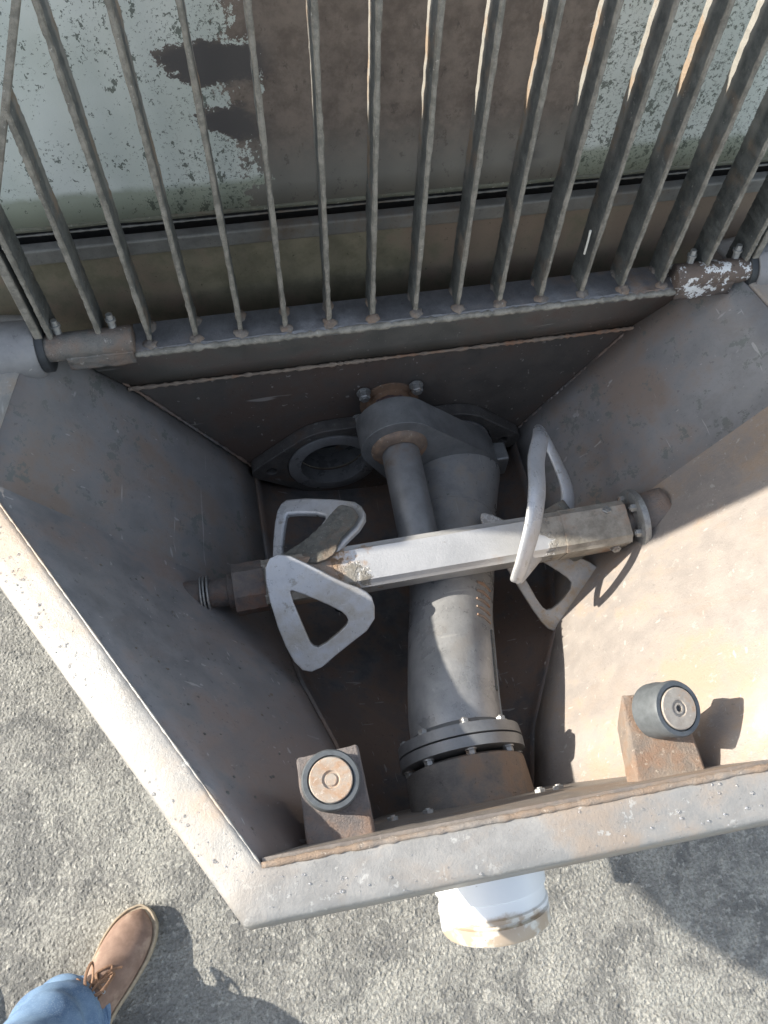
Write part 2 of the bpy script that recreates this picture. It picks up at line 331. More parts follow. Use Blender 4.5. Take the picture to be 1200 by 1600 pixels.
def lathe(bm, p, ax, prof, n=48, closed=False):
    """prof: list of (distance along axis, radius)"""
    ax, u, v = frame(ax); p = Vector(p); rings = []
    for d, r in prof:
        if r < 1e-6: rings.append([bm.verts.new(p+ax*d)])
        else: rings.append([bm.verts.new(p+ax*d+(u*math.cos(a)+v*math.sin(a))*r) for a in [i*2*math.pi/n for i in range(n)]])
    pairs = list(zip(rings, rings[1:])) + ([(rings[-1], rings[0])] if closed else [])
    for a, b in pairs:
        for i in range(n):
            j = (i+1) % n
            if len(a) == 1 and len(b) == 1: continue
            if len(a) == 1: bm.faces.new((a[0], b[j], b[i]))
            elif len(b) == 1: bm.faces.new((a[i], a[j], b[0]))
            else: bm.faces.new((a[i], a[j], b[j], b[i]))
def tube(bm, pts, rad, n=16, cap=True, flat=1.):
    pts = [Vector(p) for p in pts]; rad = rad if isinstance(rad, (list, tuple)) else [rad]*len(pts)
    rings = []; prev = None
    for i, p in enumerate(pts):
        d = (pts[min(i+1, len(pts)-1)]-pts[max(i-1, 0)]).normalized()
        if prev is None: _, u, v = frame(d)
        else: u = (prev - d*prev.dot(d)).normalized(); v = d.cross(u)
        prev = u
        rings.append([bm.verts.new(p+(u*math.cos(a)+v*math.sin(a)*flat)*rad[i]) for a in [k*2*math.pi/n for k in range(n)]])
    for a, b in zip(rings, rings[1:]):
        for i in range(n): bm.faces.new((a[i], a[(i+1) % n], b[(i+1) % n], b[i]))
    if cap: bm.faces.new(rings[0][::-1]); bm.faces.new(rings[-1])
    return rings
def catmull(pts, k=6):
    out = []
    P = [Vector(p) for p in pts]
    for i in range(len(P)-1):
        a, b, c, d = P[max(i-1, 0)], P[i], P[i+1], P[min(i+2, len(P)-1)]
        for j in range(k):
            t = j/k; out.append(.5*((2*b)+(c-a)*t+(2*a-5*b+4*c-d)*t*t+(3*b-a-3*c+d)*t**3))
    out.append(P[-1]); return out
def chaikin(P, it=2):
    for _ in range(it):
        Q = []
        for i in range(len(P)):
            a, b = P[i], P[(i+1) % len(P)]
            Q += [a*.75+b*.25, a*.25+b*.75]
        P = Q
    return P
def plate(bm, outer, holes, nrm, t):
    """flat plate with holes from 3D loops, extruded by t along nrm"""
    nrm = Vector(nrm).normalized(); es = []
    for lp in [outer]+holes:
        vs = [bm.verts.new(Vector(p)) for p in lp]
        es += [bm.edges.new((vs[i], vs[(i+1) % len(vs)])) for i in range(len(vs))]
    r = bmesh.ops.triangle_fill(bm, edges=es, use_beauty=True, use_dissolve=False, normal=nrm)
    fs = [g for g in r['geom'] if isinstance(g, bmesh.types.BMFace)]
    e = bmesh.ops.extrude_face_region(bm, geom=fs)
    bmesh.ops.translate(bm, vec=nrm*t, verts=[g for g in e['geom'] if isinstance(g, bmesh.types.BMVert)])
def circ(cx, cz, r, y, n=40, a0=0): return [Vector((cx+r*math.cos(a0+i*2*math.pi/n), y, cz+r*math.sin(a0+i*2*math.pi/n))) for i in range(n)]
def hull2(cs, y, n=48):
    """convex outline (in x, z) round circles (cx, cz, r)"""
    out = []
    P = [(cx+r*math.cos(2*math.pi*i/n), cz+r*math.sin(2*math.pi*i/n)) for cx, cz, r in cs for i in range(n)]
    P = sorted(set((round(a, 5), round(b, 5)) for a, b in P))
    def half(P):
        h = []
        for p in P:
            while len(h) > 1 and (h[-1][0]-h[-2][0])*(p[1]-h[-2][1])-(h[-1][1]-h[-2][1])*(p[0]-h[-2][0]) <= 0: h.pop()
            h.append(p)
        return h
    h = half(P)[:-1]+half(P[::-1])[:-1]
    return [Vector((a, y, b)) for a, b in h]
def grid(bm, rows):
    V = [[bm.verts.new(p) for p in r] for r in rows]
    for a, b in zip(V, V[1:]):
        for i in range(len(a)-1): bm.faces.new((a[i], a[i+1], b[i+1], b[i]))
def bilin(a, b, c, d, n, m_):
    """a-b is one edge, c-d the opposite (a over c)"""
    a, b, c, d = map(Vector, (a, b, c, d))
    return [[(a.lerp(b, i/n)).lerp(c.lerp(d, i/n), j/m_) for i in range(n+1)] for j in range(m_+1)]
def bead(name, pts, r, parent, mat='weld', amp=.6, seed=0, label=None):
    """weld seam: an uneven thin tube"""
    rnd = random.Random(seed); P = []
    pts = [Vector(p) for p in pts]
    for a, b in zip(pts, pts[1:]):
        k = max(2, int((b-a).length/.006))
        P += [a.lerp(b, i/k) for i in range(k)]
    P.append(pts[-1])
    bm = bmesh.new(); tube(bm, P, [r*(1+amp*(rnd.random()-.5)) for _ in P], 8)
    return obj(name, bm, mat, parent, angle=180, label=label)

X0 = .218
def mir(p): return Vector((2*X0-p[0], p[1], p[2]))

# ------------------------------------------------------------------ ground
bm = bmesh.new(); bmesh.ops.create_grid(bm, x_segments=2, y_segments=2, size=60)
tag(obj('ground', bm, 'ground', smooth=False), kind='structure')

def scatter(name, pts, mat, parent, seed, flat=.6, subdiv=1):
    rnd = random.Random(seed); b0 = bmesh.new(); bmesh.ops.create_icosphere(b0, subdivisions=subdiv, radius=1)
    bv = [v.co.copy() for v in b0.verts]; bf = [[v.index for v in f.verts] for f in b0.faces]; b0.free(); vs, fs = [], []
    for p, r, nrm in pts:
        k = len(vs); a = rnd.random()*6.28; ca, sa = math.cos(a), math.sin(a); sx, sy = r*(.7+.7*rnd.random()), r*(.7+.5*rnd.random())
        ax, u, v = frame(nrm); u, v = u*ca+v*sa, v*ca-u*sa
        for q in bv:
            j = .75+.5*rnd.random(); vs.append(tuple(p+u*(q.x*sx*j)+v*(q.y*sy*j)+ax*(q.z*r*flat*j)))
        fs += [[i+k for i in f] for f in bf]
    me = bpy.data.meshes.new(name); me.from_pydata(vs, [], fs); me.materials.append(M[mat]); o = bpy.data.objects.new(name, me); C.objects.link(o)
    if parent: o.parent = parent; o.location = -worldpos(parent)
    o['kind'] = 'stuff'; return o
def mat_grit():
    n = NT('grit_stones'); a = n.noise(95, 2, .6); b = n.noise(60, 2, .6, loc=(7, 2, 3))
    c = n.mix(n.ramp(a, .35, .65), (.24, .23, .21), (.52, .505, .46)); c = n.mix(n.math('MULTIPLY', n.ramp(b, .58, .66), .5), c, (.6, .58, .54))
    return n.done(c, .85, 0, n.bump(n.noise(500, 3, .7), .6, .0008))
M['grit'] = mat_grit()
rnd = random.Random(77); gp = []
while len(gp) < 18000:
    x, y = rnd.uniform(-1.0, .95), rnd.uniform(-.42, 1.0)
    if x > -.2+.0*y and y > .12: continue
    r_ = (.0012+.003*rnd.random()**3)
    gp.append((Vector((x, y, -.0006*rnd.random())), r_, (0, 0, 1)))
tag(scatter('ground_grit', gp, 'ground', None, 5, .45, 1), 'loose grit and small stones bedded in the rough grey ground', 'grit')
# ------------------------------------------------------------------ hopper
hop = thing('hopper', 'open steel receiving hopper with worn grey rim and rusty inside walls', 'hopper', (X0, .5, 0))
LF = Vector((-.089, .109, .78)); V = Vector((-.424, .673, .78)); BL0 = Vector((-.362, .955, .78))
chn = (V-LF).cross(Vector((.003, .314, .47))-LF).normalized()
def onch(x, y): return Vector((x, y, LF.z-(chn.x*(x-LF.x)+chn.y*(y-LF.y))/chn.z))
Fm = Vector((-.275, .653, .581)); F0 = onch(-.07, .62); G1 = onch(-.035, .43); G2 = onch(.008, .30); G3 = onch(.045, .175)
for _ in range(30): G3 = onch(G3.x, .5*G3.y+.5*(.109+.2*(.78-G3.z)))
BL1 = Vector((-.262, .955, .615)); BL2 = Vector((-.076, .955, .308))
FW = lambda x, z: Vector((x, .109+.2*(.78-z), z))
def trough(xl, y, zl, zb, n=14):
    pts = []
    for i in range(n+1):
        a = math.pi*i/n; pts.append(Vector((X0-(X0-xl)*math.cos(a), y, zl-(zl-zb)*math.sin(a)**.8)))
    return pts
RF_, RV, RF0 = mir(LF), mir(V), mir(F0)
def onr(x, y): p = onch(2*X0-x, y); return Vector((x, y, p.z))
R1 = onr(.452, .462); R2_ = onr(.355, .284); R3 = onr(.318, .19)
for _ in range(30): R3 = onr(R3.x, .5*R3.y+.5*(.109+.2*(.78-R3.z)))
SEAMR = [RF0, R1, R2_, R3]
for side in (0, 1):
    f = (lambda p: mir(p)) if side else (lambda p: Vector(p))
    bm = bmesh.new()
    seam = [F0, G1, G2, G3]; seam = [mir(p) for p in SEAMR] if side else seam; G1_, G2_, G3_ = seam[1:]; top = [LF, V.lerp(LF, .8), V.lerp(LF, .62), V.lerp(LF, .36), V.lerp(LF, .13), V]; bot = [G3_, G2_, G1_, F0.lerp(G1_, .5), F0.lerp(G1_, .2), F0]
    back = [BL0.lerp(BL1, t/4) for t in range(4)]+[BL1.lerp(BL2, t/6) for t in range(7)]
    tline = [0, .1, .2, .31, .42, .53, .63, .73, .82, .91, 1]
    foldp = [V.lerp(Fm, t/5) for t in range(5)]+[Fm.lerp(F0, t/5) for t in range(6)]
    cols = [[a_.lerp(b_, q/10) for q in range(11)] for a_, b_ in zip(top[:-1], bot[:-1])]+[foldp]
    bk_ = [back[i] for i in range(11)]
    for j in (.12, .3, .5, .7, .86, 1): cols.append([foldp[i].lerp(bk_[i], j) for i in range(11)])
    # ease the fold so that it reads as a rolled bend
    k = len(top)-1
    for i in range(1, 10): cols[k][i] = cols[k][i]*.55+(cols[k-1][i]+cols[k+1][i])*.225
    grid(bm, [[f(p) for p in c] for c in cols])
    for fc in bm.faces:
        c_ = fc.calc_center_median(); fc.material_index = 0
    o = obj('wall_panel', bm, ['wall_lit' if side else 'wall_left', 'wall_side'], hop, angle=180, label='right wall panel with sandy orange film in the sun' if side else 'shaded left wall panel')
    for i_, pl_ in enumerate(o.data.polygons): pl_.material_index = 1 if i_ >= k*10 else 0
    solid(o, .006, 1 if not side else -1)
    bead('weld_seam', [f(p+Vector((.003, -.003, .002))) for p in (BL0.lerp(BL1, .2), BL1, BL2)], .003, hop, 'floor', .9, 4+side)
    if not side: bead('floor_seam', [(f(p)+Vector((.002 if not side else -.002, 0, .002))) for p in (SEAMR if side else (F0, G1, G2, G3))], .0011, hop, 'floor', .8, 8+side)
# dried splashes on the inside walls
spl = []
rs = random.Random(15)
def quadpts(a, b, c, d, n_):
    nn = (b-a).cross(c-a).normalized()
    nn = nn if nn.z > 0 else -nn
    for _ in range(n_):
        u, v = rs.random(), rs.random()
        p = (a.lerp(b, u)).lerp(c.lerp(d, u), v); spl.append((p+nn*.0003, .0006+.0022*rs.random()**3.5, nn))
quadpts(LF, V, G1, F0, 220); scatter('dried_splashes', spl, 'residue', hop, 6, .45, 2)
spl = []; quadpts(mir(LF), mir(V), R2_, RF0, 520); scatter('dried_splashes', spl, 'wall_lit', hop, 8, .45, 2)
# trough floor
def trough2(L, R, zb, n=14):
    pts = []
    for i in range(n+1):
        q = i/n; a = math.pi*q; w = .5-.5*math.cos(a); e = L.lerp(R, w); dep = e.z-zb
        pts.append(Vector((e.x, e.y, e.z-dep*math.sin(a)**.8)))
    return pts
rows = [trough(BL2.x, .955, BL2.z, .2), trough2(F0, RF0, .22), trough2(G1, R1, .27), trough2(G2, R2_, .31), trough2(G3, R3, .33)]
bm = bmesh.new(); R2 = []
for a, b in zip(rows, rows[1:]):
    for k in range(4): R2.append([p.lerp(q, k/4) for p, q in zip(a, b)])
R2.append(rows[-1]); grid(bm, R2)
solid(obj('trough_floor', bm, 'floor', hop), .006, -1)
# front wall
bm = bmesh.new(); ft = trough2(G3, R3, .33)
lo = [FW(p.x, p.z) for p in ft]
outer = [FW(LF.x, .78), *lo, FW(2*X0-LF.x, .78)]
vs = [bm.verts.new(p) for p in outer]; bm.faces.new(vs)
solid(obj('front_wall', bm, 'frontw', hop, smooth=False), .008, 1)
# back wall with two openings and the apron
OP = [(.097, .325), (.345, .325)]
YB = .955
bk = [BL1, BL2]+trough(BL2.x, YB, BL2.z, .2)[1:-1]+[mir(BL2), mir(BL1)]
bm = bmesh.new(); plate(bm, [Vector((p.x, YB, p.z)) for p in bk], [circ(x, z, .075, YB) for x, z in OP], (0, 1, 0), .008)
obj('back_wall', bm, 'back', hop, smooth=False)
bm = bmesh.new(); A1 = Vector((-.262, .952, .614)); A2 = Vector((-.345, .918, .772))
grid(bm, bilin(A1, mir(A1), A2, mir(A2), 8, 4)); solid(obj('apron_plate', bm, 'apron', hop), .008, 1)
bead('apron_weld', [A1+Vector((0, -.004, 0)), mir(A1)+Vector((0, -.004, 0))], .0035, hop, 'weld', .9, 20)
# cylinder openings behind the wall
for x, z in OP:
    bm = bmesh.new(); lathe(bm, (x, YB+.009, z), (0, 1, 0), [(0, .0735), (.3, .0735), (.3, 0)], 48)
    c_ = obj('delivery_cylinder', bm, 'ring', hop)
    bm = bmesh.new(); lathe(bm, (x, YB+.05, z), (0, 1, 0), [(0, .0735), (-.004, .070), (.012, .068), (.014, .0735)], 48)
    obj('piston_lip', bm, 'bolt', c_)
    bm = bmesh.new(); lathe(bm, (x, YB+.14, z), (0, 1, 0), [(0, .073), (0, 0)], 40); obj('piston_face', bm, 'hole', c_)

# rim: mitred sweep round the mouth
path = [BL0+Vector((0, .02, 0)), V, LF, mir(LF), mir(V), mir(BL0)+Vector((0, .02, 0))]
prof = [(0, .745), (-.0005, .781), (.002, .7845), (.007, .785), (.016, .7835), (.032, .781), (.048, .7775), (.0545, .7755), (.0575, .772), (.058, .766), (.058, .70)]
def offs(path, d):
    out = []
    for i, p in enumerate(path):
        def nr(a, b): t = (b-a).normalized(); return Vector((t.y, -t.x, 0))   # outward: path runs anticlockwise seen from above? sign fixed below
        if i == 0: n_ = nr(path[0], path[1]); k = 1
        elif i == len(path)-1: n_ = nr(path[-2], path[-1]); k = 1
        else:
            a, b = nr(path[i-1], p), nr(p, path[i+1]); n_ = (a+b).normalized(); k = 1/max(.4, n_.dot(a))
        out.append(p+n_*d*k)
    return out
OUT = [Vector((-.47, 1.0, 0)), Vector((-.551, .757, 0)), Vector((-.116, .054, 0))]; OUT = OUT+[mir(p) for p in OUT[::-1]]
bm = bmesh.new(); rows = []
for d, z in prof:
    q_ = d/.058; rows.append([Vector((a_.x+(b_.x-a_.x)*q_, a_.y+(b_.y-a_.y)*q_, z)) for a_, b_ in zip(path, OUT)])
# subdivide lengthwise so that small dents can be added
rnd = random.Random(3); dense = []
for r in rows:
    q = []
    for a, b in zip(r, r[1:]):
        k = 24; q += [a.lerp(b, i/k) for i in range(k)]
    q.append(r[-1]); dense.append(q)
for i, r in enumerate(dense):
    for j, p in enumerate(r):
        if 0 < i < 4: p.z += (rnd.random()-.5)*.0016
        elif i < 9: p.z += .0012*math.sin(j*.35)+(rnd.random()-.5)*.0004
grid(bm, dense)
rim = obj('rim', bm, 'rim', hop, angle=180); solid(rim, .004, -1)
inner = offs(path, .001)
bead('rim_weld', [Vector((p.x, p.y, .784)) for p in inner[1:3]], .0016, hop, 'rim', .7, 31)
bead('rim_weld', [Vector((p.x, p.y+.001, .784)) for p in inner[2:4]], .004, hop, 'rimrust', .45, 32, label='rusty weld bead along the front rim')
bead('rim_weld', [Vector((p.x, p.y, .784)) for p in inner[3:5]], .0016, hop, 'rim', .7, 33)
# water beads on the rim
bm = bmesh.new(); rnd = random.Random(5); nb = 0
while nb < 420:
    left_ = rnd.random() < .72
    t = rnd.random(); w = .006+rnd.random()*.046
    a, b = (path[1], path[2]) if left_ else (path[2], path[3])
    n_ = Vector(((b-a).normalized().y, -(b-a).normalized().x, 0))
    p = a.lerp(b, t)+n_*w
    z = .783-(w-.016)*.16+.001*0
    r = .0007+.0016*rnd.random()**3
    vv = bmesh.ops.create_uvsphere(bm, u_segments=10, v_segments=6, radius=r)['verts']
    bmesh.ops.transform(bm, matrix=Matrix.Translation((p.x, p.y, z))@Matrix.Diagonal((1, 1, .6, 1)), verts=vv); nb += 1
o = obj('water_drops', bm, 'water', hop, angle=180); o['kind'] = 'stuff'

# grate supports with rubber bumpers
def support(quad, zt, zb, mat, lab, bump0, bump1, dmat, hole):
    bm = bmesh.new(); top = [Vector((x, y, zt+dz)) for x, y, dz in quad]
    botm = [Vector((p.x+(X0-p.x)*.02, p.y+(0 if p.y > .2 else 0), zb)) for p in top]
    # the block slopes back to the front wall
    for q in botm:
        if q.y > .18: q.y -= .03
    a = [bm.verts.new(p) for p in top]; b = [bm.verts.new(p) for p in botm]
    bm.faces.new(a); bm.faces.new(b[::-1])
    for i in range(4): bm.faces.new((a[i], a[(i+1) % 4], b[(i+1) % 4], b[i]))
    bmesh.ops.subdivide_edges(bm, edges=bm.edges[:], cuts=6, use_grid_fill=True)
    o = obj('grate_support', bm, mat, hop, label=lab, angle=50); bevel(o, .004, 3); rough_up(o, .003, .012)
    b0, b1 = Vector(bump0), Vector(bump1); ax = (b1-b0); L = ax.length; R_ = .0345
    bm = bmesh.new(); lathe(bm, b0, ax, [(0, R_*.98), (0, R_), (L*.3, R_*1.02), (L*.55, R_*.97), (L*.92, R_*1.0), (L, R_*.95), (L, R_*.8), (L-.003, R_*.78), (L-.003, 0)], 40)
    r = obj('rubber_bumper', bm, 'rubber', o, angle=40)
    bm = bmesh.new(); Rd = .0255
    pr = [(L-.004, Rd), (L+.001, Rd), (L+.002, Rd*.96), (L+.0015, Rd*.42), (L-.0005, Rd*.36), (L-.0005, Rd*.3), (L+.001, Rd*.26)]
    pr += [(L+.001, Rd*.17), (L-.012, Rd*.15), (L-.012, 0)] if hole else [(L+.001, 0)]
    lathe(bm, b0, ax, pr, 36); obj('steel_washer', bm, dmat, o, angle=35)
    if hole:
        bm = bmesh.new(); lathe(bm, b0+ax.normalized()*(L-.006), ax, [(0, Rd*.16), (0, 0)], 16); obj('screw_hole', bm, 'hole', o)
support([(-.042, .228, 0), (.036, .232, 0), (.040, .118, -.012), (-.042, .118, -.012)], .736, .67, 'earshade', 'support block on the left side, shade painted into its colour', (-.004, .193, .728), (-.003, .187, .772), 'discrust', False)
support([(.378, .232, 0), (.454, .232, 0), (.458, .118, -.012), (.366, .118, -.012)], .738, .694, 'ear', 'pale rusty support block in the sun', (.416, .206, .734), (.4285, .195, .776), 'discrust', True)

# hinge bosses on the side panels
def hexbolt(p, ax, r, h, parent, mat='bolt', rot=0, washer=True):
    bm = bmesh.new(); add_hex(bm, p, ax, r, h, 6, rot)
    if washer: lathe(bm, p, ax, [(-.001, r*1.25), (.0015, r*1.25), (.0015, 0)], 20)
    lathe(bm, Vector(p)+Vector(ax).normalized()*h*.98, ax, [(0, r*.5), (.002, r*.45), (.002, 0)], 12)
    return obj('bolt', bm, mat, parent, smooth=False)
for side in (0, 1):
    sg = -1 if side == 0 else 1
    fx = lambda x: x if side == 0 else .478-x
    bm = bmesh.new(); lathe(bm, (fx(-.352), .905, .782), (sg, 0, 0), [(.0, .036), (0, .041), (.006, .045), (.10, .047), (.12, .05), (.12, 0)], 40)
    o = obj('hinge_boss', bm, 'wall', hop, angle=40)
    bm = bmesh.new(); lathe(bm, (fx(-.350), .905, .782), (sg, 0, 0), [(-.012, .0), (-.012, .034), (-.010, .038), (.004, .038), (.004, 0)], 40)
    obj('rubber_ring', bm, 'rubberblack', o, angle=40)
    bm = bmesh.new(); tube(bm, [(fx(-.375), .905, .755), (fx(-.45), .895, .73), (fx(-.43), .86, .62)], [.04, .045, .03], 20); obj('boss_bracket', bm, 'wall', hop)

# outlet on the outer front
bm = bmesh.new(); oc = (.2, .145, .515)
lathe(bm, oc, (0, -1, -.42), [(0, .078), (.088, .080), (.090, .0765), (.108, .0765), (.110, .079), (.115, .079), (.117, .073), (.121, .073), (.122, .0785), (.139, .0785), (.143, .076), (.143, .064), (.0, .062)], 64)
outl = obj('outlet_pipe', bm, 'outlet', hop, angle=40, label='white painted outlet stub with rusty collar below the front rim')
# flange ring bolted to the inside front wall
FX, FZ = .206, .458
bm = bmesh.new(); lathe(bm, (FX, .234, FZ), (0, -1, 0), [(0, .062), (0, .086), (.004, .0935), (.012, .0945), (.085, .0975), (.085, .06)], 64)
obj('wall_collar', bm, 'collar', hop, angle=40)
for x, z in ((.073, .567), (.124, .56), (.286, .565), (.31, .575)):
    y = .109+.2*(.78-z)+.004; hexbolt((x, y, z), (0, 1, .2), .0085, .009, hop, 'bolt', .3)
# bearing and wear plate on the back wall
bx, bz = .219, .472
bm = bmesh.new(); lathe(bm, (bx, YB, bz), (0, -1, 0), [(0, .060), (.004, .060), (.005, .050), (.006, .047), (.024, .046), (.026, .040), (.026, 0)], 40)
obj('bearing_housing', bm, 'brownring', hop, angle=40)
for x, z in ((.166, .517), (.271, .519), (.156, .436), (.279, .436)): hexbolt((x, YB-.004, z), (0, -1, 0), .0115, .017, hop, 'bolt', .2)
bm = bmesh.new(); out = hull2([(.097, .325, .118), (.345, .325, .118), (-.052, .322, .026), (.488, .322, .026)], YB-.03)
plate(bm, out, [circ(x, z, .0985, YB-.03) for x, z in OP]+[circ(-.036, .325, .011, YB-.03, 16), circ(.474, .325, .011, YB-.03, 16)], (0, 1, 0), .029)
wp = obj('wear_plate', bm, 'spectacle', hop, angle=40); bevel(wp, .002, 2)
for x, z in OP:
    bm = bmesh.new(); lathe(bm, (x, YB-.033, z), (0, 1, 0), [(0, .071), (0, .094), (.002, .097), (.034, .097), (.034, .071)], 56, closed=True)
    obj('wear_ring', bm, 'ring', wp, angle=40)
    bm = bmesh.new()
for x in (-.036, .474):
    bm = bmesh.new(); lathe(bm, (x, YB-.006, .325), (0, -1, 0), [(0, .011), (0, .006), (.006, .006), (.006, 0)], 16); obj('plate_bolt', bm, 'bolt', wp)
# outside legs below the hopper
for x in (.06, .38):
    bm = bmesh.new(); add_box(bm, (x, .62, .12), (.06, .06, .24)); add_box(bm, (x, .62, .006), (.16, .16, .012)); obj('support_leg', bm, 'dark', hop, smooth=False)
bm = bmesh.new(); add_box(bm, (X0, .16, .27), (.16, .05, .14)); obj('outlet_bracket', bm, 'dark', hop, smooth=False)

# ------------------------------------------------------------------ swinging pipe
sp = thing('swing_pipe', 'grey cast curved delivery pipe lying along the hopper floor under the stirring shaft', 'pipe', (FX, .55, .3))
ctr = catmull([(FX, .262, FZ), (.208, .31, FZ-.004), (.226, .40, .435), (.25, .50, .402), (.278, .60, .380), (.305, .70, .362), (.325, .79, .345), (.34, .86, .33), (.345, .925, .325)], 6)
rad = []
for p in ctr:
    t = (p.y-.262)/(.925-.262); rad.append(.0755 if t < .35 else .0755+(.09-.0755)*min(1, (t-.35)/.5))
bm = bmesh.new(); tube(bm, ctr, rad, 48, cap=True)
o = obj('curved_pipe', bm, 'pipe', sp, angle=60)
bm = bmesh.new(); tube(bm, [Vector((p.x+r*.985, p.y, p.z+r*.17)) for p, r in zip(ctr[2:-8], rad[2:-8])], .0028, 8); obj('casting_ridge', bm, 'lever', o)
for i in range(5):
    y0 = .538-i*.017; t = min(range(len(ctr)), key=lambda k: abs(ctr[k].y-y0)); c_, r_ = ctr[t], rad[t]
    def sk_(a, dy): return Vector((c_.x+(r_+.001)*math.cos(a), y0+dy, c_.z+(r_+.001)*math.sin(a)))
    bm = bmesh.new(); tube(bm, [sk_(.98, .004), sk_(.8, .001), sk_(.62, -.004), sk_(.5, -.007)], [.0022, .003+.001*random.random(), .0022+.0012*random.random(), .0016], 8); rough_up(obj('cast_mark', bm, 'weld', o), .002, .004)
bm = bmesh.new(); tube(bm, [(c.x+(r+.001)*math.cos(.46), c.y, c.z+(r+.001)*math.sin(.46)) for c, r in zip(ctr[8:16], rad[8:16])], .0026, 8); obj('cast_mark', bm, 'residue', o)
bm = bmesh.new(); lathe(bm, (FX, .277, FZ), (0, -1, 0), [(-.012, .074), (-.002, .082), (0, .0985), (.0165, .1), (.0175, .096)], 64); obj('pipe_flange', bm, 'flange', sp, angle=40)
bm = bmesh.new(); lathe(bm, (FX, .2585, FZ), (0, -1, 0), [(0, .096), (.001, .1), (.017, .0995), (.0185, .094), (.0185, .05)], 64); obj('pipe_flange', bm, 'flange', sp, angle=40)
for i in range(8):
    a = math.radians(45*i); x, z = FX+.087*math.cos(a), FZ+.087*math.sin(a)
    hexbolt((x, .2775, z), (0, 1, 0), .0075, .008, sp, 'bolt', .4+i); hexbolt((x, .2395, z), (0, -1, 0), .0075, .009, sp, 'bolt', .1+i)
# swing lever (thick casting) and shaft rod
bm = bmesh.new(); plate(bm, hull2([(.216, .49, .075), (.335, .345, .103)], .832), [], (0, 1, 0), .062)
lev = obj('swing_lever', bm, 'lever', sp, angle=50); bevel(lev, .007, 4, 40)
bm = bmesh.new(); add_box(bm, (.442, .862, .352), (.03, .045, .06)); bevel(obj('stop_lug', bm, 'lever', lev), .004, 2)
bm = bmesh.new(); lathe(bm, (.216, .833, .485), (0, -1, 0), [(0, .056), (.006, .054), (.012, .046), (.014, .036)], 40); rough_up(obj('lever_hub', bm, 'brownring', lev, angle=60), .003, .01, 1)
nk = [(c, r) for c, r in zip(ctr, rad) if .70 < c.y < .86]; bm = bmesh.new(); tube(bm, [c for c, r in nk], [r+.001+.013*max(0, (c.y-.70)/.15)**1.6 for c, r in nk], 48); obj('lever_neck', bm, 'pipe', lev, angle=60)
bm = bmesh.new(); lathe(bm, (.217, .84, .482), (-.012, -1, -.03), [(0, .0365), (.23, .0365), (.24, .034), (.25, .02), (.25, 0)], 40); obj('shaft_rod', bm, 'flange', sp, angle=50)
bm = bmesh.new(); lathe(bm, (.2175, .892, .482), (0, 1, 0), [(0, .046), (.012, .050), (.028, .050), (.04, .046), (.04, 0)], 40); rough_up(obj('rod_bearing', bm, 'purple', sp, angle=80), .012, .011, 2)

# ------------------------------------------------------------------ agitator
SY, SZ = .585, .505
ag = thing('agitator', 'steel stirring shaft with four open triangular paddles spanning the hopper', 'agitator', (X0, SY, SZ-.2))
def shy(x): return .573+(x+.2)*.018
def sq(bm, x0, x1, s, rot, n=5, ch=.16):
    A_, Bv = Vector((x0, shy(x0), SZ)), Vector((x1, shy(x1), SZ)); ax, u, v = frame(Bv-A_)
    pr = []
    for q in range(4):
        for d in (-ch, 0, ch):
            a = rot+math.pi/4+q*math.pi/2+d; rr = s*.7071*(.97 if d == 0 else 1)/math.cos(abs(d))*math.cos(abs(d))**.5*.96
            pr.append((math.cos(a)*rr, math.sin(a)*rr))
    rows = []
    for k in range(n+1):
        p = A_.lerp(Bv, k/n); rows.append([bm.verts.new(p+u*a+v*b) for a, b in pr])
    for r0, r1 in zip(rows, rows[1:]):
        for i in range(len(pr)): bm.faces.new((r0[i], r0[(i+1) % len(pr)], r1[(i+1) % len(pr)], r1[i]))
    bm.faces.new(rows[0][::-1]); bm.faces.new(rows[-1])
ROT = math.radians(14)
bm = bmesh.new(); sq(bm, -.068, .46, .068, ROT); sh = obj('shaft', bm, 'shaft', ag, angle=25)
bm = bmesh.new(); sq(bm, .455, .575, .070, ROT, 30); o = obj('shaft_end', bm, 'shaft', ag, angle=25, label='shaft end crusted with brown residue'); 
bm = bmesh.new(); sq(bm, -.118, -.066, .066, ROT, 10, .3); o = obj('coupling', bm, 'blockrust', ag, angle=30); rough_up(o, .003, .01)
bm = bmesh.new(); lathe(bm, (-.116, shy(-.11), SZ), (-1, 0, 0), [(0, .03), (.012, .03), (.014, .024), (.045, .023), (.05, .0)], 32); rough_up(obj('shaft_neck', bm, 'blockrust', ag, angle=40), .004, .012)
for x in (-.160, -.166, -.171):
    bm = bmesh.new(); lathe(bm, (x, shy(x), SZ), (-1, 0, 0), [(0, .016), (0, .031), (.002, .033), (.0035, .031), (.0035, .016)], 32); obj('washer', bm, 'bolt', ag, angle=40)
bm = bmesh.new(); lathe(bm, (-.175, shy(-.18), SZ), (-1, 0, 0), [(0, .0), (0, .027), (.03, .028), (.05, .027), (.05, 0)], 32); rough_up(obj('wall_sleeve', bm, 'blockrust', ag, angle=40), .003, .012)
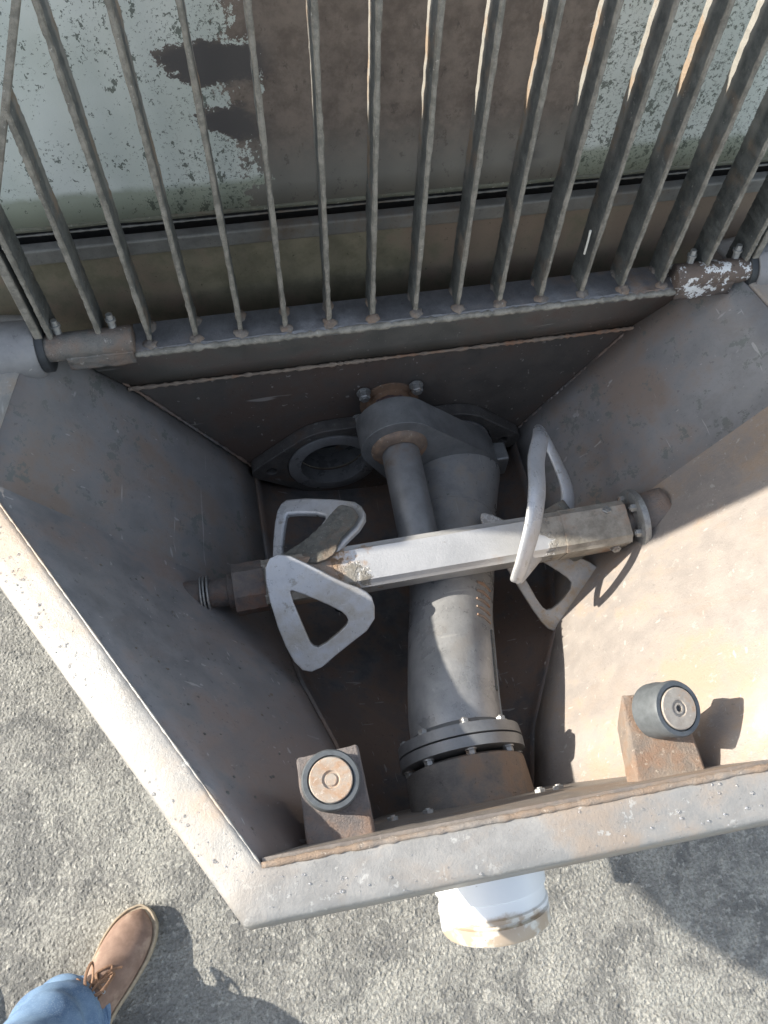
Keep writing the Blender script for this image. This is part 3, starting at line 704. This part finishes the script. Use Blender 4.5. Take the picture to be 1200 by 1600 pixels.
# right bearing
bm = bmesh.new(); lathe(bm, (.57, shy(.57), SZ), (1, 0, 0), [(0, .022), (.006, .027), (.02, .028), (.026, .024)], 32); rough_up(obj('shaft_neck', bm, 'collar', ag, angle=40), .003, .01)
bm = bmesh.new(); lathe(bm, (.592, shy(.59), SZ), (1, .02, 0), [(0, .024), (-.002, .030), (-.002, .056), (0, .0605), (.010, .0615), (.012, .058), (.012, 0)], 48); fl = obj('bearing_flange', bm, 'bolt', ag, angle=40)
for i in range(6):
    a = math.radians(60*i+20); hexbolt((.591, shy(.59)+.045*math.cos(a), SZ+.045*math.sin(a)), (-1, 0, 0), .0075, .010, ag, 'bolt', i)
bm = bmesh.new(); lathe(bm, (.601, shy(.6), SZ), (1, .12, .30), [(0, 0), (0, .046), (.02, .045), (.062, .046), (.066, .042), (.066, 0)], 40); rough_up(obj('wall_sleeve', bm, 'sleeve', ag, angle=40), .006, .02, 1)
for p, ax in (((.552, shy(.55)-.036, SZ-.004), (0, -1, .25)), ((.540, shy(.54)+.012, SZ+.035), (0, .25, 1))): hexbolt(p, ax, .009, .010, ag, 'bolt', .2)

LIFT = lambda L: [(x, y, z+max(0, (y-.45)*.13)) for x, y, z in L]
def paddle(outer, hole, t, name='paddle', mat='paddle', label=None, it=1):
    P = chaikin([Vector(p) for p in outer], it); H = chaikin([Vector(p) for p in hole], it)
    c = sum(P, Vector())/len(P); n_ = Vector()
    for i in range(len(P)): n_ += (P[i]-c).cross(P[(i+1) % len(P)]-c)
    n_.normalize()
    if n_.z < 0: n_ = -n_
    bm = bmesh.new(); plate(bm, [p-n_*t/2 for p in P], [[p-n_*t/2 for p in H]], n_, t)
    o = obj(name, bm, mat, ag, angle=40, label=label); bevel(o, t*.3, 3, 50); return o
paddle(LIFT([(-0.059, 0.589, 0.55), (-0.064, 0.551, 0.531), (-0.051, 0.478, 0.494), (-0.031, 0.432, 0.471), (-0.004, 0.422, 0.468), (0.046, 0.449, 0.483), (0.104, 0.475, 0.5), (0.109, 0.51, 0.517), (0.095, 0.526, 0.525), (0.055, 0.545, 0.534), (0.02, 0.568, 0.544), (-0.03, 0.597, 0.556)]),
       LIFT([(-0.028, 0.541, 0.527), (-0.021, 0.543, 0.529), (0.049, 0.506, 0.511), (0.063, 0.491, 0.505), (0.057, 0.480, 0.5), (0.01, 0.457, 0.486), (-0.004, 0.462, 0.488), (-0.010, 0.481, 0.497)]), .014, label='lower left paddle nearest the front')
paddle([(-0.052, 0.60, 0.497), (-0.040, 0.682, 0.498), (-0.027, 0.73, 0.497), (-0.004, 0.740, 0.504), (0.103, 0.692, 0.545), (0.120, 0.668, 0.553), (0.116, 0.637, 0.554), (0.065, 0.602, 0.542), (0.05, 0.575, 0.539), (-0.036, 0.585, 0.508)],
       [(-0.034, 0.617, 0.506), (-0.017, 0.702, 0.503), (-0.009, 0.706, 0.505), (0.053, 0.680, 0.529), (0.052, 0.667, 0.53), (-0.014, 0.609, 0.513)], .014, label='upper left paddle partly crusted with dried concrete')
paddle([(0.340, 0.674, 0.458), (0.350, 0.680, 0.461), (0.402, 0.646, 0.454), (0.492, 0.580, 0.436), (0.537, 0.552, 0.428), (0.546, 0.532, 0.42), (0.531, 0.505, 0.404), (0.457, 0.464, 0.364), (0.437, 0.462, 0.36), (0.419, 0.487, 0.368), (0.381, 0.566, 0.405), (0.343, 0.653, 0.447)],
       [(0.366, 0.645, 0.447), (0.426, 0.590, 0.427), (0.480, 0.545, 0.413), (0.490, 0.529, 0.406), (0.465, 0.507, 0.39), (0.439, 0.496, 0.378), (0.426, 0.507, 0.382), (0.404, 0.562, 0.407), (0.370, 0.632, 0.44)], .013, mat='paddle_stained', label='lower right paddle with brown stains')
# upright right paddle, bent: thick outer blade and thinner inner strut
ob = catmull([(0.474, 0.790, 0.545), (0.452, 0.742, 0.585), (0.424, 0.685, 0.605), (0.402, 0.615, 0.618), (0.382, 0.562, 0.605), (0.362, 0.52, 0.568), (0.349, 0.500, 0.535)], 6)
ib = catmull([(0.478, 0.788, 0.54), (0.492, 0.735, 0.523), (0.499, 0.682, 0.512), (0.490, 0.64, 0.505), (0.462, 0.606, 0.508), (0.42, 0.566, 0.512), (0.375, 0.525, 0.52), (0.352, 0.503, 0.53)], 6)
def strip(bm, pts, w, t, wd):
    pts = [Vector(p) for p in pts]; n = len(pts); rows = []
    for i, p in enumerate(pts):
        d = (pts[min(i+1, n-1)]-pts[max(i-1, 0)]).normalized(); b = Vector(wd); b = (b-d*b.dot(d)).normalized(); c_ = d.cross(b)
        ww = w*(.45+.55*math.sin(math.pi*min(1, max(0, (i+.6)/(n+.2))))**.6)
        rows.append([bm.verts.new(p+b*math.cos(a)*ww/2+c_*math.sin(a)*t/2) for a in [k*2*math.pi/12 for k in range(12)]])
    for a, b in zip(rows, rows[1:]):
        for i in range(12): bm.faces.new((a[i], a[(i+1) % 12], b[(i+1) % 12], b[i]))
    bm.faces.new(rows[0][::-1]); bm.faces.new(rows[-1])
bm = bmesh.new(); strip(bm, ob, .044, .016, (.75, .1, -.65)); strip(bm, ib, .038, .013, (.8, .1, -.6))
o = obj('paddle', bm, 'paddle', ag, angle=80, label='upper right paddle standing edge-on')
# crusted arms that join the paddles to the shaft
def arm(pts, rads, mat='residue', fl=.6):
    bm = bmesh.new(); tube(bm, catmull(pts, 4), [rads[0]+(rads[1]-rads[0])*i/(4*(len(pts)-1)) for i in range(4*(len(pts)-1)+1)], 14, flat=fl)
    rough_up(obj('paddle_arm', bm, mat, ag, angle=80), .004, .014)
GUS = [(-0.038, 0.615, 0.517), (0.001, 0.622, 0.529), (0.05, 0.652, 0.543), (0.066, 0.669, 0.546), (0.083, 0.681, 0.55), (0.107, 0.66, 0.561), (0.106, 0.639, 0.563), (0.066, 0.611, 0.553), (0.06, 0.584, 0.554), (0.029, 0.577, 0.544), (-0.019, 0.593, 0.525)]
def gusset(pts, t, mat='residue', off=.004):
    P = chaikin([Vector(p) for p in pts], 2); c = sum(P, Vector())/len(P); n_ = Vector()
    for i in range(len(P)): n_ += (P[i]-c).cross(P[(i+1) % len(P)]-c)
    n_.normalize(); n_ = n_ if n_.z > 0 else -n_
    bm = bmesh.new(); plate(bm, [p+n_*off for p in P], [], n_, t)
    bmesh.ops.subdivide_edges(bm, edges=[e for e in bm.edges if e.calc_length() > .01], cuts=4, use_grid_fill=True)
    bmesh.ops.triangulate(bm, faces=bm.faces[:]); o = obj('paddle_arm', bm, mat, ag, angle=180); subd(o, 2).modifiers[-1].subdivision_type = 'SIMPLE'; rough_up(o, .004, .01); return o
gusset(GUS, .006)
arm([(.46, .60, .515), (.462, .615, .520), (.455, .635, .528)], (.03, .022))
arm([(.49, .578, .485), (.50, .575, .455), (.49, .573, .44)], (.026, .02), 'residue')
arm([(.088, .558, .512), (.075, .548, .528)], (.022, .018), 'weld', .4)
bead('arm_weld', [(.075, .548, .528), (.10, .545, .515), (.13, .548, .50)], .007, ag, 'weld', .8, 41)
def crust(c, s, seed):
    rnd = random.Random(seed); bm = bmesh.new(); r = bmesh.ops.create_icosphere(bm, subdivisions=3, radius=1)['verts']
    for v in r: v.co = Vector(c)+Vector((v.co.x*s[0], v.co.y*s[1], v.co.z*s[2]))
    rough_up(obj('concrete_crust', bm, 'residue', ag, angle=180), .008, .012)
crust((.06, .590, .512), (.075, .034, .014), 1); crust((.0, .592, .510), (.05, .03, .014), 2); crust((.50, .595, .512), (.055, .03, .014), 3)

# ------------------------------------------------------------------ raised grate
gr = thing('safety_grate', 'raised protective grate of upright flat steel bars hinged at the back of the hopper', 'grate', (.24, .905, .78))
bm = bmesh.new(); n = 60; rows = []
rnd = random.Random(9)
for y, z in ((.935, .770), (.935, .782), (.880, .782), (.877, .779), (.876, .768), (.88, .766)):
    rows.append([Vector((-.212+.905*i/n, y+(rnd.random()-.5)*(.003 if y < .9 else 0), z)) for i in range(n+1)])
grid(bm, rows); hp = obj('hinge_plate', bm, 'hinge', gr, angle=35)
bead('plate_edge', [(-.212, .8765, .775), (.693, .8765, .775)], .0055, gr, 'bar', .7, 51)
def gbar(x, z1, slant=False):
    bm = bmesh.new(); n = 44; rows = []; n = 90; rnd = random.Random(int(x*1000)+5)
    z0 = .781; ph = rnd.random()*9
    for i in range(n+1):
        z = z0+(z1-z0)*i/n; w = .0075*(1+.18*(rnd.random()-.5)); d = .0265; j = .0006*(rnd.random()-.5)
        w += .0008*math.sin(z*40+ph); c_ = .916
        cs = [(-w/2, -d+.003), (-w/4, -d), (w/4, -d), (w/2, -d+.003), (w/2, d-.003), (w/4, d), (-w/4, d), (-w/2, d-.003)]
        rows.append([Vector((x+a+j+(rnd.random()-.5)*.0006, c_+b+(rnd.random()-.5)*.0012, z)) for a, b in cs]+[None])
        rows[-1][-1] = rows[-1][0]
    V_ = [[bm.verts.new(p) for p in r[:-1]] for r in rows]
    for a, b in zip(V_, V_[1:]):
        for i in range(8): bm.faces.new((a[i], a[(i+1) % 8], b[(i+1) % 8], b[i]))
    bm.faces.new(V_[0][::-1]); bm.faces.new(V_[-1])
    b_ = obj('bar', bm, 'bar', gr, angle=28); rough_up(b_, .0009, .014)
    if -.2 < x < .7:
        bm = bmesh.new(); r = bmesh.ops.create_icosphere(bm, subdivisions=2, radius=1)['verts']
        for v in r: v.co = Vector((x+v.co.x*(.009+.006*rnd.random()), .888+v.co.y*.010, .781+v.co.z*(.004+.006*rnd.random())))
        rough_up(obj('bar_weld', bm, 'barweld', b_, angle=180), .010, .006)
        bm = bmesh.new(); r = bmesh.ops.create_icosphere(bm, subdivisions=2, radius=1)['verts']
        for v in r: v.co = Vector((x+.002+v.co.x*.010, .925+v.co.y*.014, .780+v.co.z*.010))
        rough_up(obj('bar_weld', bm, 'barweld', b_, angle=180), .010, .006)
TOPZ = 1.545
def chz(x): return 1.01+2.07*(x+.335)          # height of the slanted end bar at x on the left
for i in range(-2, 15):
    x = -.186+.0712*i; xl = x if x < .24 else .48-x
    z1 = min(TOPZ, chz(xl)); gbar(x, z1)
for sgn in (0, 1):
    f = (lambda x: x) if not sgn else (lambda x: .48-x)
    bm = bmesh.new(); pts = [(-.345, .99), (-.335, 1.01), (-.3, chz(-.3)), (-.21, chz(-.21)), (-.1, chz(-.1)), (-.076, TOPZ)]
    rows = []
    for x, z in pts:
        rows.append([Vector((f(x)+a, .916+b, z)) for a, b in ((-.005, -.026), (.005, -.026), (.005, .026), (-.005, .026), (-.005, -.026))])
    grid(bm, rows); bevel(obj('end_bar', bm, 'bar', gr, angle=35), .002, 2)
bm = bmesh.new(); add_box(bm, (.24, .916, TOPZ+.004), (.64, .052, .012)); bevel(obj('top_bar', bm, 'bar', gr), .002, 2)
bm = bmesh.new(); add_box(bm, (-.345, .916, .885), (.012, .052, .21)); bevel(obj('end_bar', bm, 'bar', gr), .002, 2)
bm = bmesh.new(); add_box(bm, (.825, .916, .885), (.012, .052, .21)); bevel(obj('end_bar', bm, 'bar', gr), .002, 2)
for side, mt in ((0, 'hingetube'), (1, 'hingepainted')):
    f = (lambda x: x) if not side else (lambda x: .478-x)
    a, b = f(-.352), f(-.207); s_ = 1 if b > a else -1
    bm = bmesh.new(); lathe(bm, (a, .893, .792), (s_, 0, 0), [(0, 0), (0, .020), (.004, .021), (.05, .0215), (.14, .022), (.143, .020), (.143, 0)], 32)
    o = obj('hinge_tube', bm, mt, gr, angle=40, label='hinge tube with flaked white paint' if side else None); rough_up(o, .0025, .012)
    bm = bmesh.new(); add_box(bm, (f(-.262), .883, .775), (.10, .026, .026)); bmesh.ops.subdivide_edges(bm, edges=bm.edges[:], cuts=8, use_grid_fill=True)
    rough_up(obj('hinge_block', bm, mt, o, angle=180), .006, .012)
    for x in (-.318, -.236):
        bm = bmesh.new(); tube(bm, [(f(x), .902, .805), (f(x), .906, .822), (f(x), .908, .834)], [.006, .006, .005], 10); lathe(bm, (f(x), .9065, .822), (0, .15, 1), [(0, .006), (0, .008), (.004, .008), (.004, 0)], 12)
        obj('locking_bolt', bm, 'bolt', o)
# pale straw scrap caught on a bar
bm = bmesh.new(); tube(bm, [(.508, .89, .868), (.506, .8875, .892), (.505, .888, .915)], .0018, 6)
tag(obj('straw', bm, plain('pale_straw', (.7, .68, .6), .6)), 'thin pale straw stuck on the fifth grate bar from the right', 'straw')

# ------------------------------------------------------------------ machine body behind the grate
rb = thing('rear_beam', 'olive brown steel beam behind the foot of the raised grate', 'beam', (.22, 1.02, 0))
bm = bmesh.new(); add_box(bm, (.22, 1.006, .742), (2.2, .012, .248)); bevel(obj('beam_face', bm, 'beam', rb, smooth=False), .002, 2)
bm = bmesh.new(); add_box(bm, (.22, 1.002, .880), (2.2, .020, .027)); bevel(obj('top_flange', bm, 'beamtop', rb, smooth=False), .003, 2)
bm = bmesh.new(); add_box(bm, (.22, 1.045, .50), (2.2, .06, .7)); obj('dark_backing', bm, 'dark', rb, smooth=False)
bead('cable', [(-.9, 1.012, .9065), (1.3, 1.012, .9045)], .0018, rb, 'beamtop', .6, 61)
bm = bmesh.new(); add_box(bm, (.22, 1.05, .90), (2.2, .02, .09)); obj('slot_back', bm, 'hole', rb, smooth=False)
cv = thing('rear_cover', 'pale green painted steel cover with brown splashes behind the raised grate', 'cover', (.22, 1.04, 0))
bm = bmesh.new(); grid(bm, bilin((-.95, 1.03, 1.30), (1.4, 1.03, 1.30), (-.95, 1.02, .921), (1.4, 1.02, .921), 30, 10)); solid(obj('cover_panel', bm, 'cover', cv), .01, -1)
bm = bmesh.new(); tube(bm, [(-.95+.047*i, 1.017+.0008*math.sin(i*1.3), .917+.0008*math.sin(i*2.1)) for i in range(51)], .0075, 10); obj('bottom_edge', bm, 'coverlip', cv)
# truck chassis, so that the machine stands on something
ch_ = thing('chassis', 'dark steel chassis under the rear cover', 'chassis', (.22, 2.2, 0))
bm = bmesh.new(); add_box(bm, (-.3, 2.3, .42), (.12, 2.3, .3)); add_box(bm, (.75, 2.3, .42), (.12, 2.3, .3)); add_box(bm, (.22, 1.25, .42), (1.0, .12, .2)); obj('frame_rail', bm, 'dark', ch_, smooth=False)
bm = bmesh.new(); add_box(bm, (.22, 2.3, .9), (1.9, 2.2, .5)); bevel(obj('body', bm, 'rear', ch_), .02, 2)
for x in (-.75, 1.2):
    bm = bmesh.new(); lathe(bm, (x-.12, 2.6, .42), (1, 0, 0), [(0, 0), (0, .2), (.02, .22), (.02, .38), (.05, .42), (.2, .42), (.23, .38), (.24, 0)], 40); obj('wheel', bm, 'rubberblack', ch_, angle=40)
# side cabinet on a bracket, unseen, added to shade the right wall and ground
cb = thing('side_blocker', 'grey steel cabinet added out of view to cast shadows', 'blocker', (-1.05, 1.05, 1.25))
bm = bmesh.new(); add_box(bm, (-1.08, 1.06, 1.58), (.14, .26, 1.24)); bevel(obj('blocker_body', bm, 'rear', cb), .008, 2)
bm = bmesh.new(); add_box(bm, (-1.08, .90, 1.08), (.14, .07, .16)); bevel(obj('blocker_step', bm, 'rear', cb), .006, 2)
bm = bmesh.new(); add_box(bm, (-1.08, 1.1, 1.28), (.06, .1, .06)); add_box(bm, (-1.0, 1.62, 1.28), (.06, 1.0, .06)); obj('bracket', bm, 'dark', cb, smooth=False)
bm = bmesh.new(); plate(bm, [Vector(p) for p in ((-1.3, .30, 1.06), (-1.3, .39, .985), (-1.3, .52, .935), (-1.3, 1.15, .935), (-1.3, 1.15, 1.13), (-1.3, .34, 1.13))], [], (1, 0, 0), .03); add_box(bm, (-1.2, 1.12, 1.08), (.2, .05, .08)); obj('shade_plate', bm, 'rear', cb, smooth=False)

# ------------------------------------------------------------------ person: shoe, trousers and the rest of the figure standing out of frame
pe = thing('person', 'person in blue jeans and brown suede lace-up shoe standing left of the hopper', 'person', (-.47, .0, 0))
TOE = Vector((-.397, .168, 0)); HEEL = Vector((-.545, -.085, 0))
fd = (TOE-HEEL).normalized(); fs = Vector((fd.y, -fd.x, 0)); FL = (TOE-HEEL).length
def sole_w(t):   # (left half-width, right half-width) along the foot 0 heel..1 toe
    K = [(0, .008, .008), (.03, .022, .022), (.1, .031, .031), (.25, .033, .032), (.42, .034, .034), (.6, .041, .044), (.75, .043, .049), (.86, .037, .046), (.94, .025, .036), (.985, .011, .02), (1, .003, .008)]
    for a, b in zip(K, K[1:]):
        if t <= b[0]:
            q = (t-a[0])/(b[0]-a[0]); return a[1]+(b[1]-a[1])*q, a[2]+(b[2]-a[2])*q
    return K[-1][1:]
def shoe(parent, org, d, s, mirror=1):
    def W_(t, side, z): return org+d*(t*FL)+s*side*mirror+Vector((0, 0, z))
    N = 26; ts = [.5-.5*math.cos(math.pi*i/N) for i in range(N+1)]
    bm = bmesh.new(); rows = []
    for k, (g, z) in enumerate(((1., 0.), (1.06, .003), (1.07, .018), (1.03, .022))):
        lf = [W_(t if g == 1 else .5+(t-.5)*(1+.02*(g-1)/.06), -sole_w(t)[0]*g, z) for t in ts]; rt = [W_(t if g == 1 else .5+(t-.5)*(1+.02*(g-1)/.06), sole_w(t)[1]*g, z) for t in ts[::-1]]
        rows.append(lf+rt)
    Vv = [[bm.verts.new(p) for p in r] for r in rows]; L_ = len(rows[0])
    for a, b in zip(Vv, Vv[1:]):
        for i in range(L_): bm.faces.new((a[i], a[(i+1) % L_], b[(i+1) % L_], b[i]))
    bm.faces.new(Vv[0][::-1]); bm.faces.new(Vv[-1])
    shn = obj('shoe_sole', bm, 'sole', parent, angle=50)
    # upper: cross-sections along the foot
    def hgt(t):
        K = [(0, .05), (.05, .085), (.15, .105), (.35, .108), (.45, .095), (.58, .078), (.72, .060), (.85, .050), (.94, .040), (1, .026)]
        for a, b in zip(K, K[1:]):
            if t <= b[0]: return a[1]+(b[1]-a[1])*(t-a[0])/(b[0]-a[0])
        return .02
    bm = bmesh.new(); rows = []
    for t in [i/30 for i in range(31)]:
        wl, wr = sole_w(t); h = hgt(t); row = []; tt = .012+t*.972
        for k in range(17):
            a = math.pi*k/16; sx = -math.cos(a); top = math.sin(a)**(.62 if t > .6 else .75)
            w_ = (wl if sx < 0 else wr)*.97; squeeze = 1-(.35 if t < .5 else .12)*top**2
            row.append(W_(tt, sx*w_*squeeze, .018+(h-.018)*top))
        rows.append(row)
    grid(bm, rows); up_ = obj('shoe', bm, 'suede', parent, angle=180, label='brown suede lace-up shoe'); subd(up_, 1)
    # stitched welt
    bm = bmesh.new(); tube(bm, [W_(.5+(t-.5)*1.01, sole_w(t)[1]*1.03, .0235) for t in ts[4:]]+[W_(.5+(t-.5)*1.01, -sole_w(t)[0]*1.03, .0235) for t in ts[::-1][:-4]], .0022, 6); obj('welt', bm, 'sole', up_)
    def top(t, u):   # point on the upper, u from -1..1
        wl, wr = sole_w(t); h = hgt(t); a = math.acos(-u) if abs(u) < 1 else 0
        tp = math.sin(a)**(.62 if t > .6 else .75); w_ = (wl if u < 0 else wr)*.97*(1-(.35 if t < .5 else .12)*tp**2)
        return W_(.012+t*.972, u*w_, .018+(h-.018)*tp+.002)
    # facing flaps (seams) and laces
    for pts in ([top(.60, -.3), top(.55, -.42), top(.45, -.5), top(.33, -.55)], [top(.66, .15), top(.61, .38), top(.55, .46), top(.45, .52), top(.33, .56)], [top(.66, .15), top(.635, -.05), top(.60, -.3)]):
        bm = bmesh.new(); tube(bm, catmull(pts, 5), .0022, 6, flat=.6); obj('seam', bm, 'lace', up_)
    def lace(pts, r=.003):
        bm = bmesh.new(); tube(bm, catmull([Vector(p) for p in pts], 6), r, 8, flat=.6); obj('shoe_lace', bm, 'lace', up_)
    up3 = Vector((0, 0, .004))
    for a, b in (((.585, -.33), (.52, .42)), ((.52, -.43), (.585, .36)), ((.50, -.46), (.44, .45))):
        lace([top(*a), top((a[0]+b[0])/2, 0)+up3, top(*b)])
    kn = top(.46, -.08)+Vector((0, 0, .009))
    lace([kn, kn+d*.03-s*.014*mirror+Vector((0, 0, .012)), kn+d*.052-s*.020*mirror+Vector((0, 0, -.006)), kn+d*.03-s*.004*mirror, kn], .0028)
    lace([kn, kn+d*.02+s*.022*mirror+Vector((0, 0, .009)), kn+d*.05+s*.024*mirror+Vector((0, 0, -.010)), kn+d*.028+s*.008*mirror, kn], .0028)
    lace([kn, kn+d*.02-s*.03*mirror+Vector((0, 0, -.004)), kn-d*.012-s*.04*mirror-Vector((0, 0, .012)), kn-d*.04-s*.043*mirror-Vector((0, 0, .018))], .0026)
    lace([kn, kn+d*.045+s*.012*mirror-Vector((0, 0, .012)), kn+d*.062+s*.030*mirror-Vector((0, 0, .022))], .0024)
    for a in ((.52, .47), (.585, .40), (.44, .5)):
        bm = bmesh.new(); lathe(bm, top(*a), (s.x*.5*mirror, s.y*.5*mirror, 1), [(0, .0035), (.0015, .003), (.0015, .0016), (0, .0012)], 12); obj('eyelet', bm, 'bolt', up_)
shoe(pe, HEEL, fd, fs)
d2 = Vector((.35, .94, 0)).normalized(); s2 = Vector((d2.y, -d2.x, 0)); H2 = Vector((-.85, -.14, 0))
shoe(pe, H2, d2, s2, -1)
ank = HEEL+fd*.08-fs*.022+Vector((0, 0, .10)); ank2 = H2+d2*.085+Vector((0, 0, .10))
hipR = Vector((-.70, -.46, .91)); hipL = Vector((-.88, -.40, .91))
def leg(a, h, nm):
    bm = bmesh.new(); rnd = random.Random(11); mid = a.lerp(h, .45)+Vector((.01, .035, 0)); pts = catmull([a+Vector((0, .0, -.045)), a+Vector((-.003, .0, .02)), a.lerp(mid, .35), mid, h.lerp(mid, .4), h], 10)
    n = 28; rows = []
    for i, p in enumerate(pts):
        t = i/(len(pts)-1); r = .066+.012*t*2 if t < .5 else .078+.02*(t-.5)*2
        if i < 2: r = .070
        row = []
        for k in range(n):
            al = 2*math.pi*k/n; wr = .0065*math.sin(2*al+i*.8)*max(0, 1-t*1.8)+.005*math.sin(i*1.25+1.5*math.sin(al+1))*max(0, 1-t*1.2)
            row.append(bm.verts.new(p+Vector((math.cos(al), math.sin(al)*1.05, .25*math.sin(al)*(1 if i < 2 else 0)*.1))*(r+wr)))
        rows.append(row)
    for r0, r1 in zip(rows, rows[1:]):
        for i in range(n): bm.faces.new((r0[i], r0[(i+1) % n], r1[(i+1) % n], r1[i]))
    o = obj('jeans', bm, 'denim', pe, angle=180); solid(o, .003, -1); subd(o, 1)
    return o
leg(ank, hipR, 'r'); leg(ank2, hipL, 'l')
bm = bmesh.new(); tube(bm, [ank+Vector((math.cos(a)*.071, math.sin(a)*.074, -.040+.001*math.sin(5*a))) for a in [i*2*math.pi/30 for i in range(31)]], .003, 6, cap=False); obj('hem', bm, 'denim', pe)
# torso, arms and head as one skinned body
me = bpy.data.meshes.new('body'); vs = [(-.79, -.43, .88), (-.78, -.43, 1.12), (-.76, -.40, 1.38), (-.75, -.37, 1.47), (-.73, -.33, 1.56), (-.72, -.29, 1.66),
      (-.58, -.40, 1.40), (-.50, -.36, 1.14), (-.28, -.24, 1.36), (-.94, -.38, 1.40), (-.99, -.36, 1.12), (-.90, -.26, .92)]
es = [(0, 1), (1, 2), (2, 3), (3, 4), (4, 5), (2, 6), (6, 7), (7, 8), (2, 9), (9, 10), (10, 11)]
me.from_pydata([tuple(v) for v in vs], es, []); ob_ = bpy.data.objects.new('body', me); C.objects.link(ob_); ob_.parent = pe; ob_.location = -worldpos(pe)
sm = ob_.modifiers.new('skin', 'SKIN'); R = [(.17, .12), (.16, .12), (.19, .12), (.06, .06), (.075, .085), (.07, .08), (.065, .06), (.045, .045), (.03, .03), (.065, .06), (.045, .045), (.03, .03)]
for v, r in zip(me.skin_vertices[0].data, R): v.radius = r
me.skin_vertices[0].data[0].use_root = True; subd(ob_, 2); me.materials.append(M['jacket'])
print('SCENE DONE', len(bpy.data.objects))
